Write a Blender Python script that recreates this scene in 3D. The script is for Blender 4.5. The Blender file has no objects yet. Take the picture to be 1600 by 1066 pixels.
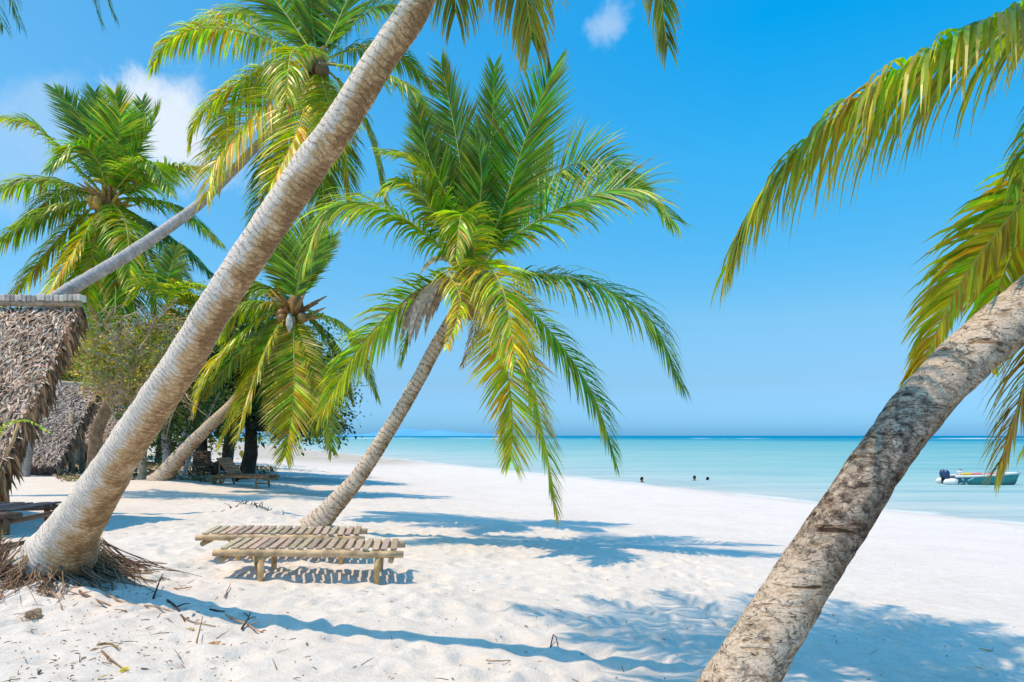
import bpy, math, random
import numpy as np
from mathutils import Vector, Matrix, noise as mnoise

random.seed(7); np.random.seed(7)
V = Vector
PI = math.pi
sc = bpy.context.scene
col = sc.collection
F = 1066.67; CZ = 1.6; HZ = 681.0
UP = V((0, 0, 1))
SUN_EL = 66.0; SUN_AZ = 20.0          # degrees towards the viewer from due left
SEA = -1.5

def at(px, py, Y):
    """photo pixel + real distance -> world point"""
    return V(((px-800)/F*Y, Y, CZ+(HZ-py)/F*Y))

# ------------------------------------------------------------------ tagging
def tag(o, label=None, cat=None, group=None, kind=None):
    if label: o['label'] = label
    if cat: o['category'] = cat
    if group: o['group'] = group
    if kind: o['kind'] = kind
    return o

def empty(name, loc, label, cat, group=None, rz=0):
    o = bpy.data.objects.new(name, None); col.objects.link(o)
    o.location = loc; o.rotation_euler = (0, 0, rz); o.empty_display_size = .2
    return tag(o, label, cat, group)

def copy_tree(o, parent=None):
    c = o.copy(); col.objects.link(c); c.parent = parent
    for ch in list(o.children): copy_tree(ch, c)
    return c

# ------------------------------------------------------------------ mesh builder
class MB:
    def __init__(s): s.v = []; s.f = []; s.c = []; s.s = []; s.smooth = []
    def add(s, p, c=(1, 1, 1), t=0.0):
        s.v.append((p[0], p[1], p[2])); s.c.append(c); s.s.append(t); return len(s.v)-1
    def face(s, idx, sm=False): s.f.append(tuple(idx)); s.smooth.append(sm)
    def box(s, c, sx, sy, sz, M=None, colr=(1, 1, 1), bev=0.0):
        M = M or Matrix()
        hx, hy, hz = sx/2, sy/2, sz/2
        b = min(bev, hx*.9, hy*.9, hz*.9)
        if b <= 0:
            P = [(x, y, z) for z in (-hz, hz) for y in (-hy, hy) for x in (-hx, hx)]
            i = [s.add(V(c)+(M @ V(p)), colr) for p in P]
            for q in ((0, 2, 3, 1), (4, 5, 7, 6), (0, 1, 5, 4), (2, 6, 7, 3), (0, 4, 6, 2), (1, 3, 7, 5)):
                s.face([i[k] for k in q])
            return
        rows = []
        for z, ins in ((-hz, b), (-hz+b, 0), (hz-b, 0), (hz, b)):
            x, y = hx-ins, hy-ins
            P = [(x-b+ins*0, -y), (x, -y+b), (x, y-b), (x-b, y), (-x+b, y), (-x, y-b), (-x, -y+b), (-x+b, -y)]
            rows.append([s.add(V(c)+(M @ V((p[0], p[1], z))), colr) for p in P])
        for a, d in zip(rows, rows[1:]):
            for k in range(8): s.face((a[k], a[(k+1) % 8], d[(k+1) % 8], d[k]))
        s.face(rows[0][::-1]); s.face(rows[-1])
    def tube(s, pts, radii, n=8, colr=(1, 1, 1), cap=True, sm=True, jit=0.0, colr2=None):
        pts = [V(p) for p in pts]; L = len(pts)
        if not hasattr(radii, '__len__'): radii = [radii]*L
        ref = None; rings = []; acc = 0
        for k in range(L):
            T = (pts[min(k+1, L-1)]-pts[max(k-1, 0)])
            T = T.normalized() if T.length > 1e-9 else V((0, 0, 1))
            if ref is None:
                ref = T.orthogonal().normalized()
            ref = (ref-T*ref.dot(T)).normalized(); B = T.cross(ref)
            if k: acc += (pts[k]-pts[k-1]).length
            cc = colr if colr2 is None else tuple(colr[j]*(1-k/(L-1))+colr2[j]*k/(L-1) for j in range(3))
            ring = []
            for a in range(n):
                th = 2*PI*a/n; r = radii[k]*(1+random.uniform(-jit, jit))
                ring.append(s.add(pts[k]+(ref*math.cos(th)+B*math.sin(th))*r, cc, acc))
            rings.append(ring)
        for a, b in zip(rings, rings[1:]):
            for k in range(n): s.face((a[k], a[(k+1) % n], b[(k+1) % n], b[k]), sm)
        if cap:
            s.face(rings[0][::-1]); s.face(rings[-1])
    def strip(s, pts, W, widths, colr, colr2=None):
        """flat blade along pts, W = width vectors"""
        prev = None; L = len(pts)
        for k, p in enumerate(pts):
            cc = colr if colr2 is None else tuple(colr[j]*(1-k/(L-1))+colr2[j]*k/(L-1) for j in range(3))
            if widths[k] <= 0:
                i = s.add(p, cc); cur = (i,)
            else:
                cur = (s.add(p-W[k]*widths[k]/2, cc), s.add(p+W[k]*widths[k]/2, cc))
            if prev:
                if len(cur) == 2 and len(prev) == 2: s.face((prev[0], prev[1], cur[1], cur[0]))
                elif len(cur) == 1: s.face((prev[0], prev[1], cur[0]))
                else: s.face((prev[0], cur[1], cur[0]))
            prev = cur
    def build(s, name, mat, parent=None, origin=None):
        off = V(origin) if origin is not None else (V(parent.matrix_world_loc) if False else V((0, 0, 0)))
        me = bpy.data.meshes.new(name)
        vv = s.v if origin is None else [(p[0]-off[0], p[1]-off[1], p[2]-off[2]) for p in s.v]
        me.from_pydata(vv, [], s.f)
        n = len(s.v)
        a = me.attributes.new('Col', 'FLOAT_COLOR', 'POINT')
        arr = np.ones((n, 4), dtype=np.float32); arr[:, :3] = np.array(s.c, dtype=np.float32).reshape(n, 3)
        a.data.foreach_set('color', arr.ravel())
        a = me.attributes.new('along', 'FLOAT', 'POINT')
        a.data.foreach_set('value', np.array(s.s, dtype=np.float32))
        me.polygons.foreach_set('use_smooth', s.smooth)
        me.materials.append(mat); me.update()
        o = bpy.data.objects.new(name, me); col.objects.link(o)
        if parent is not None: o.parent = parent
        elif origin is not None: o.location = off
        return o

def kid(mb, name, mat, root, base=None):
    """build world-space geometry as a child of an unrotated root (or of a part of it)"""
    return mb.build(name, mat, root, base if base is not None else root.location)

def mix(a, b, t): return tuple(a[k]*(1-t)+b[k]*t for k in range(3))
def vary(c, a):
    m = 1+random.uniform(-a, a); return tuple(max(0, x*m*(1+random.uniform(-a*.3, a*.3))) for x in c)

def spline(pts, n):
    """catmull-rom, n+1 samples evenly spaced by length"""
    P = [pts[0]*2-pts[1]]+list(pts)+[pts[-1]*2-pts[-2]]
    out = []
    for i in range(1, len(P)-2):
        for k in range(16):
            t = k/16; a, b, c, d = P[i-1], P[i], P[i+1], P[i+2]
            out.append(.5*((2*b)+(c-a)*t+(2*a-5*b+4*c-d)*t*t+(3*b-a-3*c+d)*t**3))
    out.append(P[-2].copy())
    cum = [0]
    for a, b in zip(out, out[1:]): cum.append(cum[-1]+(b-a).length)
    res = []; j = 0
    for k in range(n+1):
        s = cum[-1]*k/n
        while j < len(cum)-2 and cum[j+1] < s: j += 1
        f = (s-cum[j])/max(1e-9, cum[j+1]-cum[j]); res.append(out[j].lerp(out[j+1], min(1, f)))
    return res, cum[-1]

# ------------------------------------------------------------------ materials
def newmat(name):
    m = bpy.data.materials.new(name); m.use_nodes = True
    nt = m.node_tree; nt.nodes.clear()
    return m, nt, nt.nodes, nt.links

def N(ns, t, **kw):
    n = ns.new(t)
    for k, v in kw.items():
        if k.startswith('i_'):
            n.inputs[k[2:].replace('_', ' ')].default_value = v
        else: setattr(n, k, v)
    return n

def ramp(ns, stops, interp='LINEAR'):
    r = ns.new('ShaderNodeValToRGB'); e = r.color_ramp.elements; r.color_ramp.interpolation = interp
    while len(e) > 1: e.remove(e[-1])
    e[0].position = stops[0][0]; e[0].color = tuple(stops[0][1])+(1,)
    for p, c in stops[1:]:
        x = e.new(p); x.color = tuple(c)+(1,)
    return r

def mulcol(ns, ln, a, b, fac=1.0, mode='MULTIPLY'):
    m = ns.new('ShaderNodeMix'); m.data_type = 'RGBA'; m.blend_type = mode
    m.inputs[0].default_value = fac
    for sock, x in ((m.inputs[6], a), (m.inputs[7], b)):
        if isinstance(x, tuple): sock.default_value = x+(1,) if len(x) == 3 else x
        else: ln.new(x, sock)
    return m.outputs[2]

def col_mat(name, rough=.7, spec=.3, nscale=12, namt=.35, bump=0.0, bscale=60, trans=0.0, transcol=(1, 1, .4), stretch=(1, 1, 1)):
    m, nt, ns, ln = newmat(name)
    out = N(ns, 'ShaderNodeOutputMaterial'); b = N(ns, 'ShaderNodeBsdfPrincipled', i_Roughness=rough)
    b.inputs['Specular IOR Level'].default_value = spec
    at_ = N(ns, 'ShaderNodeAttribute', attribute_name='Col')
    tc = N(ns, 'ShaderNodeTexCoord'); mp = N(ns, 'ShaderNodeMapping'); mp.inputs['Scale'].default_value = stretch
    ln.new(tc.outputs['Object'], mp.inputs[0])
    nz = N(ns, 'ShaderNodeTexNoise', i_Scale=nscale, i_Detail=4.0); ln.new(mp.outputs[0], nz.inputs['Vector'])
    r = ramp(ns, [(.3, (1-namt,)*3), (.7, (1+namt,)*3)]); ln.new(nz.outputs['Fac'], r.inputs[0])
    c = mulcol(ns, ln, at_.outputs['Color'], r.outputs[0])
    ln.new(c, b.inputs['Base Color'])
    if bump:
        n2 = N(ns, 'ShaderNodeTexNoise', i_Scale=bscale, i_Detail=5.0); ln.new(mp.outputs[0], n2.inputs['Vector'])
        bp = N(ns, 'ShaderNodeBump', i_Strength=bump, i_Distance=.02); ln.new(n2.outputs['Fac'], bp.inputs['Height'])
        ln.new(bp.outputs[0], b.inputs['Normal'])
    if trans:
        t = N(ns, 'ShaderNodeBsdfTranslucent'); ln.new(mulcol(ns, ln, c, transcol), t.inputs[0])
        mx = N(ns, 'ShaderNodeMixShader', i_Fac=trans); ln.new(b.outputs[0], mx.inputs[1]); ln.new(t.outputs[0], mx.inputs[2])
        ln.new(mx.outputs[0], out.inputs[0])
    else: ln.new(b.outputs[0], out.inputs[0])
    return m

M_LEAF = col_mat('palm_leaf', rough=.38, spec=.55, nscale=3, namt=.22, trans=.42, transcol=(1.45, 1.75, .4))
M_RIB = col_mat('palm_midrib', rough=.5, spec=.4, nscale=8, namt=.2)
M_DRY = col_mat('dry_palm_fibre', rough=.85, spec=.15, nscale=14, namt=.4, bump=.4, bscale=50)
M_BROAD = col_mat('broad_leaf', rough=.4, spec=.5, nscale=2, namt=.25, trans=.25, transcol=(1.6, 1.6, .5))
M_THATCH = col_mat('thatch', rough=.85, spec=.15, nscale=5, namt=.3)
M_WOOD = col_mat('weathered_wood', rough=.8, spec=.2, nscale=14, namt=.35, bump=.35, bscale=40, stretch=(6, 1, 6))
M_POLE = col_mat('peeled_pole', rough=.75, spec=.2, nscale=9, namt=.4, bump=.3, bscale=30)
M_BARK = col_mat('bark', rough=.9, spec=.15, nscale=8, namt=.4, bump=.5, bscale=25)
M_PAINT = col_mat('paint', rough=.3, spec=.5, nscale=2, namt=.08)
M_SKIN = col_mat('skin', rough=.5, spec=.4, nscale=6, namt=.1)

def trunk_mat(name, light, mid, dark, ringf, ring_amt, scar=0.0, band=None, side_amt=-.16):
    m, nt, ns, ln = newmat(name)
    out = N(ns, 'ShaderNodeOutputMaterial'); b = N(ns, 'ShaderNodeBsdfPrincipled', i_Roughness=.88)
    b.inputs['Specular IOR Level'].default_value = .2
    al = N(ns, 'ShaderNodeAttribute', attribute_name='along')
    cA = N(ns, 'ShaderNodeAttribute', attribute_name='Col')      # R = cos side, G = sin side
    tc = N(ns, 'ShaderNodeTexCoord')
    n1 = N(ns, 'ShaderNodeTexNoise', i_Scale=5.0, i_Detail=5.0, i_Roughness=.62); ln.new(tc.outputs['Object'], n1.inputs['Vector'])
    n2 = N(ns, 'ShaderNodeTexNoise', i_Scale=26.0, i_Detail=6.0, i_Roughness=.7); ln.new(tc.outputs['Object'], n2.inputs['Vector'])
    n3 = N(ns, 'ShaderNodeTexNoise', i_Scale=90.0, i_Detail=3.0); ln.new(tc.outputs['Object'], n3.inputs['Vector'])
    base = ramp(ns, [(.30, dark), (.43, mid), (.56, light), (.75, tuple(min(1, x*1.12) for x in light))])
    sm = N(ns, 'ShaderNodeMath', operation='ADD'); mm = N(ns, 'ShaderNodeMath', operation='MULTIPLY')
    ln.new(n2.outputs['Fac'], mm.inputs[0]); mm.inputs[1].default_value = .5
    m1 = N(ns, 'ShaderNodeMath', operation='MULTIPLY'); ln.new(n1.outputs['Fac'], m1.inputs[0]); m1.inputs[1].default_value = .5
    ln.new(mm.outputs[0], sm.inputs[0]); ln.new(m1.outputs[0], sm.inputs[1])
    # lower side of the leaning stem: brown weathered fibre plus warm shade painted in
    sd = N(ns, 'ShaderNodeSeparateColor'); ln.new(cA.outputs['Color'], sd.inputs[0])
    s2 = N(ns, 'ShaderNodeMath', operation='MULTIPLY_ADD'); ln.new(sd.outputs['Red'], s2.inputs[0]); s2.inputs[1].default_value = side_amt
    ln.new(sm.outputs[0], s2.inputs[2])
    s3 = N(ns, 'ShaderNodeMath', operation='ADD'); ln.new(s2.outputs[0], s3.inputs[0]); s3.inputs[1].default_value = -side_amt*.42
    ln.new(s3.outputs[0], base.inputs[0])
    # leaf-scar rings
    ph = N(ns, 'ShaderNodeMath', operation='MULTIPLY_ADD'); ln.new(al.outputs['Fac'], ph.inputs[0]); ph.inputs[1].default_value = ringf
    nd = N(ns, 'ShaderNodeMath', operation='MULTIPLY'); ln.new(n1.outputs['Fac'], nd.inputs[0]); nd.inputs[1].default_value = 3.2
    ln.new(nd.outputs[0], ph.inputs[2])
    fr = N(ns, 'ShaderNodeMath', operation='FRACT'); ln.new(ph.outputs[0], fr.inputs[0])
    rr = ramp(ns, [(0, (.22,)*3), (.10, (.6,)*3), (.28, (1,)*3), (.85, (1,)*3), (1, (.35,)*3)]); ln.new(fr.outputs[0], rr.inputs[0])
    # rings fade in and out
    fade = ramp(ns, [(.40, (0, 0, 0)), (.60, (1, 1, 1))]); ln.new(n2.outputs['Fac'], fade.inputs[0])
    mxr = N(ns, 'ShaderNodeMix', data_type='RGBA'); 
    fm = N(ns, 'ShaderNodeMath', operation='MULTIPLY'); ln.new(fade.outputs[0], fm.inputs[0]); fm.inputs[1].default_value = ring_amt
    ln.new(fm.outputs[0], mxr.inputs[0]); mxr.inputs[6].default_value = (1, 1, 1, 1); ln.new(rr.outputs[0], mxr.inputs[7])
    c = mulcol(ns, ln, base.outputs[0], mxr.outputs[2])
    fine = ramp(ns, [(.3, (.72,)*3), (.65, (1.1,)*3)]); ln.new(n3.outputs['Fac'], fine.inputs[0])
    c = mulcol(ns, ln, c, fine.outputs[0])
    h = N(ns, 'ShaderNodeMath', operation='MULTIPLY_ADD'); ln.new(n2.outputs['Fac'], h.inputs[0]); h.inputs[1].default_value = .6
    ln.new(mxr.outputs[2], h.inputs[2])
    hh = h.outputs[0]
    if scar:
        mp = N(ns, 'ShaderNodeMapping'); mp.inputs['Rotation'].default_value = (.3, .75, .2); mp.inputs['Scale'].default_value = (4.5, 7, 17)
        mp2 = N(ns, 'ShaderNodeMapping'); mp2.inputs['Rotation'].default_value = (.1, .2, .5); mp2.inputs['Scale'].default_value = (11, 16, 34); mp2.inputs['Location'].default_value = (3, 1, 7)
        ln.new(tc.outputs['Object'], mp2.inputs[0])
        wy = N(ns, 'ShaderNodeTexNoise', i_Scale=1.0, i_Detail=4.0, i_Distortion=1.0); ln.new(mp2.outputs[0], wy.inputs['Vector'])
        sy = ramp(ns, [(.29, (.3, .23, .17)), (.34, (.72, .63, .54)), (.40, (1, 1, 1)), (.490, (1, 1, 1)), (.498, (.62, .55, .49)), (.503, (.62, .55, .49)), (.511, (1, 1, 1))]); ln.new(wy.outputs['Fac'], sy.inputs[0])
        c = mulcol(ns, ln, c, sy.outputs[0], scar)
        ln.new(tc.outputs['Object'], mp.inputs[0])
        wz = N(ns, 'ShaderNodeTexNoise', i_Scale=1.1, i_Detail=3.5, i_Distortion=1.4); ln.new(mp.outputs[0], wz.inputs['Vector'])
        sr = ramp(ns, [(.285, (.14, .10, .08)), (.33, (.50, .41, .33)), (.37, (.8, .72, .64)), (.42, (1, 1, 1)), (.492, (1, 1, 1)), (.498, (.34, .26, .2)), (.502, (.34, .26, .2)), (.508, (1, 1, 1))]); ln.new(wz.outputs['Fac'], sr.inputs[0])
        c = mulcol(ns, ln, c, sr.outputs[0], scar)
        h2 = N(ns, 'ShaderNodeMath', operation='MULTIPLY_ADD'); ln.new(sr.outputs[0], h2.inputs[0]); h2.inputs[1].default_value = .8; ln.new(hh, h2.inputs[2]); hh = h2.outputs[0]
    if band:
        # a stained stretch of the stem: between two lengths
        b1 = N(ns, 'ShaderNodeMapRange', interpolation_type='SMOOTHSTEP'); ln.new(al.outputs['Fac'], b1.inputs[0])
        b1.inputs[1].default_value = band[0]-.22; b1.inputs[2].default_value = band[0]+.12
        b2 = N(ns, 'ShaderNodeMapRange', interpolation_type='SMOOTHSTEP'); ln.new(al.outputs['Fac'], b2.inputs[0])
        b2.inputs[1].default_value = band[1]-.3; b2.inputs[2].default_value = band[1]+.2; b2.inputs[3].default_value = 1; b2.inputs[4].default_value = 0
        bm = N(ns, 'ShaderNodeMath', operation='MULTIPLY'); ln.new(b1.outputs[0], bm.inputs[0]); ln.new(b2.outputs[0], bm.inputs[1])
        bn = ramp(ns, [(.35, (0, 0, 0)), (.6, (1, 1, 1))]); ln.new(n2.outputs['Fac'], bn.inputs[0])
        bq = N(ns, 'ShaderNodeMath', operation='MULTIPLY'); ln.new(bm.outputs[0], bq.inputs[0]); ln.new(bn.outputs[0], bq.inputs[1])
        mb = N(ns, 'ShaderNodeMix', data_type='RGBA', blend_type='MULTIPLY'); ln.new(bq.outputs[0], mb.inputs[0]); ln.new(c, mb.inputs[6])
        mb.inputs[7].default_value = (.22, .20, .20, 1); c = mb.outputs[2]
    ln.new(c, b.inputs['Base Color'])
    bp = N(ns, 'ShaderNodeBump', i_Strength=.9, i_Distance=.03); ln.new(hh, bp.inputs['Height']); ln.new(bp.outputs[0], b.inputs['Normal'])
    ln.new(b.outputs[0], out.inputs[0])
    return m

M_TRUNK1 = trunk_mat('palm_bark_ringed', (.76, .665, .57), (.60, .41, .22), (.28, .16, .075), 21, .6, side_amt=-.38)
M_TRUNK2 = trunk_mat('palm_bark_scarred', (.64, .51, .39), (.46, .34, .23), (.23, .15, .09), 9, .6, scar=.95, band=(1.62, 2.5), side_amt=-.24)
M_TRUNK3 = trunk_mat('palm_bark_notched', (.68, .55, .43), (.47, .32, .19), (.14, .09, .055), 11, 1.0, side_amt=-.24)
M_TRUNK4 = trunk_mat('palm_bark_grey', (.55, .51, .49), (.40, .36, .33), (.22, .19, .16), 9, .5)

# ------------------------------------------------------------------ ground
def vnoise(x, y, seed=0):
    x = np.asarray(x, float); y = np.asarray(y, float)
    xi = np.floor(x).astype(np.int64); yi = np.floor(y).astype(np.int64)
    xf = x-xi; yf = y-yi
    def h(a, b):
        n = (a*374761393+b*668265263+seed*974634777) & 0x7fffffff
        n = ((n ^ (n >> 13))*1274126177) & 0x7fffffff
        return ((n ^ (n >> 16)) & 0xffff)/65535.0
    u = xf*xf*(3-2*xf); v = yf*yf*(3-2*yf)
    return (h(xi, yi)*(1-u)+h(xi+1, yi)*u)*(1-v)+(h(xi, yi+1)*(1-u)+h(xi+1, yi+1)*u)*v-.5

SN = V((.894, .447, 0))
MOUNDS = [(-5.0, 7.3, .16, 1.1), (-3.45, 11.9, .10, .8), (-11.2, 21.5, .2, 1.6), (-5.25, 13.6, .22, .55), (-8.3, 10.3, .12, 1.0)]
def ground(x, y):
    x = np.asarray(x, float); y = np.asarray(y, float)
    s = .894*x+.447*y
    z = np.where(s > 1, -.0585*(s-1), .022*(1-s))
    z = np.clip(z, -6, .9)
    for mx, my, a, r in MOUNDS:
        z = z+a*np.exp(-((x-mx)**2+(y-my)**2)/(r*r))
    near = 1/(1+np.exp((s-8.5)/1.6))            # trampled dry sand inland, smooth washed sand towards the sea
    z = z+.07*vnoise(x/2.1, y/2.1, 1)*near*.8+(.045*vnoise(x/.75, y/.75, 2)+.036*vnoise(x/.31, y/.31, 3)+.018*vnoise(x/.13, y/.13, 4))*(.12+.88*near)
    z = z+.05*vnoise(x/5., y/5., 6)
    return z
def gz(x, y): return float(ground(np.array([x]), np.array([y]))[0])

def axis(lo, hi, a, b, step, g=1.12):
    mid = list(np.arange(a, b, step)); up = []; x = b; d = step
    while x < hi: up.append(x); d *= g; x += d
    up.append(hi); dn = []; x = a-step; d = step
    while x > lo: dn.append(x); d *= g; x -= d
    dn.append(lo)
    return np.array(dn[::-1]+mid+up)
xs = axis(-3000, 3000, -7.2, 6.5, .035, 1.10)
ys1 = [-4000, -800, -200, -60, -20, -8, -3, 0, 1.5, 2.5, 3.2]; y = 3.5; st = .034
while y < 60: ys1.append(y); st = max(.034, .0085*(y-2)*.55); y += st
while y < 6000: ys1.append(y); st *= 1.12; y += st
ys = np.array(ys1)
X, Y = np.meshgrid(xs, ys)
Z = ground(X, Y)
# footprints
rng = np.random.RandomState(3)
for k in range(1300):
    fx = rng.uniform(-7, 5.5); fy = 3.6+11*rng.rand()**1.2
    if .894*fx+.447*fy > 7.5: continue
    r = rng.uniform(.06, .13); dep = rng.uniform(.012, .036); an = rng.uniform(0, PI); el = rng.uniform(1.2, 2.2)
    i0, i1 = np.searchsorted(xs, (fx-.5, fx+.5)); j0, j1 = np.searchsorted(ys, (fy-.5, fy+.5))
    dx = X[j0:j1, i0:i1]-fx; dy = Y[j0:j1, i0:i1]-fy
    u = (dx*math.cos(an)+dy*math.sin(an))/(r*el); v = (-dx*math.sin(an)+dy*math.cos(an))/r
    q = np.sqrt(u*u+v*v)
    Z[j0:j1, i0:i1] += -dep*np.exp(-q**3*1.2)+dep*.45*np.exp(-((q-1.35)/.4)**2)

def sand_mat():
    m, nt, ns, ln = newmat('sand')
    out = N(ns, 'ShaderNodeOutputMaterial'); b = N(ns, 'ShaderNodeBsdfPrincipled', i_Roughness=.95)
    b.inputs['Specular IOR Level'].default_value = .1
    g = N(ns, 'ShaderNodeNewGeometry')
    n1 = N(ns, 'ShaderNodeTexNoise', i_Scale=.8, i_Detail=6.0, i_Roughness=.6); ln.new(g.outputs['Position'], n1.inputs['Vector'])
    n2 = N(ns, 'ShaderNodeTexNoise', i_Scale=45.0, i_Detail=6.0, i_Roughness=.75); ln.new(g.outputs['Position'], n2.inputs['Vector'])
    n4 = N(ns, 'ShaderNodeTexNoise', i_Scale=7.0, i_Detail=5.0, i_Roughness=.65); ln.new(g.outputs['Position'], n4.inputs['Vector'])
    r1 = ramp(ns, [(.3, (.73, .66, .605)), (.6, (.785, .715, .66))]); ln.new(n1.outputs['Fac'], r1.inputs[0])
    r2 = ramp(ns, [(.27, (.62, .58, .54)), (.42, (.97, .965, .96)), (.7, (1.03, 1.03, 1.03))]); ln.new(n2.outputs['Fac'], r2.inputs[0])
    r4 = ramp(ns, [(.3, (.9, .88, .86)), (.55, (1, 1, 1))]); ln.new(n4.outputs['Fac'], r4.inputs[0])
    c = mulcol(ns, ln, r1.outputs[0], r2.outputs[0]); c = mulcol(ns, ln, c, r4.outputs[0])
    # wet, darker sand along the water
    sep = N(ns, 'ShaderNodeSeparateXYZ'); ln.new(g.outputs['Position'], sep.inputs[0])
    wz = N(ns, 'ShaderNodeMath', operation='MULTIPLY_ADD'); ln.new(n1.outputs['Fac'], wz.inputs[0]); wz.inputs[1].default_value = .10; ln.new(sep.outputs['Z'], wz.inputs[2])
    mr = N(ns, 'ShaderNodeMapRange', interpolation_type='SMOOTHSTEP'); ln.new(wz.outputs[0], mr.inputs[0])
    mr.inputs[1].default_value = SEA+.02; mr.inputs[2].default_value = SEA+.22; mr.inputs[3].default_value = .55; mr.inputs[4].default_value = 0
    mx = N(ns, 'ShaderNodeMix', data_type='RGBA'); ln.new(mr.outputs[0], mx.inputs[0]); ln.new(c, mx.inputs[6]); mx.inputs[7].default_value = (.50, .46, .42, 1)
    # weedy, duller sand on the far shore
    fy = N(ns, 'ShaderNodeMapRange', interpolation_type='SMOOTHSTEP'); ln.new(sep.outputs['Y'], fy.inputs[0]); fy.inputs[1].default_value = 38; fy.inputs[2].default_value = 70
    fx = N(ns, 'ShaderNodeMapRange', interpolation_type='SMOOTHSTEP'); ln.new(sep.outputs['X'], fx.inputs[0]); fx.inputs[1].default_value = -6; fx.inputs[2].default_value = -14
    fm = N(ns, 'ShaderNodeMath', operation='MULTIPLY'); ln.new(fy.outputs[0], fm.inputs[0]); ln.new(fx.outputs[0], fm.inputs[1])
    fn = ramp(ns, [(.35, (.3,)*3), (.6, (.95,)*3)]); ln.new(n1.outputs['Fac'], fn.inputs[0])
    f2 = N(ns, 'ShaderNodeMath', operation='MULTIPLY'); ln.new(fm.outputs[0], f2.inputs[0]); ln.new(fn.outputs[0], f2.inputs[1])
    mx2 = N(ns, 'ShaderNodeMix', data_type='RGBA'); ln.new(f2.outputs[0], mx2.inputs[0]); ln.new(mx.outputs[2], mx2.inputs[6]); mx2.inputs[7].default_value = (.42, .36, .28, 1)
    ln.new(mx2.outputs[2], b.inputs['Base Color'])
    n3 = N(ns, 'ShaderNodeTexNoise', i_Scale=16.0, i_Detail=8.0, i_Roughness=.7); ln.new(g.outputs['Position'], n3.inputs['Vector'])
    bp = N(ns, 'ShaderNodeBump', i_Strength=.7, i_Distance=.04); ln.new(n3.outputs['Fac'], bp.inputs['Height'])
    ln.new(bp.outputs[0], b.inputs['Normal']); ln.new(b.outputs[0], out.inputs[0])
    return m

ny, nx = X.shape
me = bpy.data.meshes.new('sand')
vv = np.stack([X.ravel(), Y.ravel(), Z.ravel()], 1)
ii = np.arange(ny*nx).reshape(ny, nx)
ff = np.stack([ii[:-1, :-1].ravel(), ii[:-1, 1:].ravel(), ii[1:, 1:].ravel(), ii[1:, :-1].ravel()], 1)
me.vertices.add(len(vv)); me.vertices.foreach_set('co', vv.ravel())
me.loops.add(ff.size); me.loops.foreach_set('vertex_index', ff.ravel())
me.polygons.add(len(ff)); me.polygons.foreach_set('loop_start', np.arange(0, ff.size, 4)); me.polygons.foreach_set('use_smooth', np.ones(len(ff), bool))
me.materials.append(sand_mat()); me.update(); me.validate()
sand = bpy.data.objects.new('sand', me); col.objects.link(sand); tag(sand, kind='structure')

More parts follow.
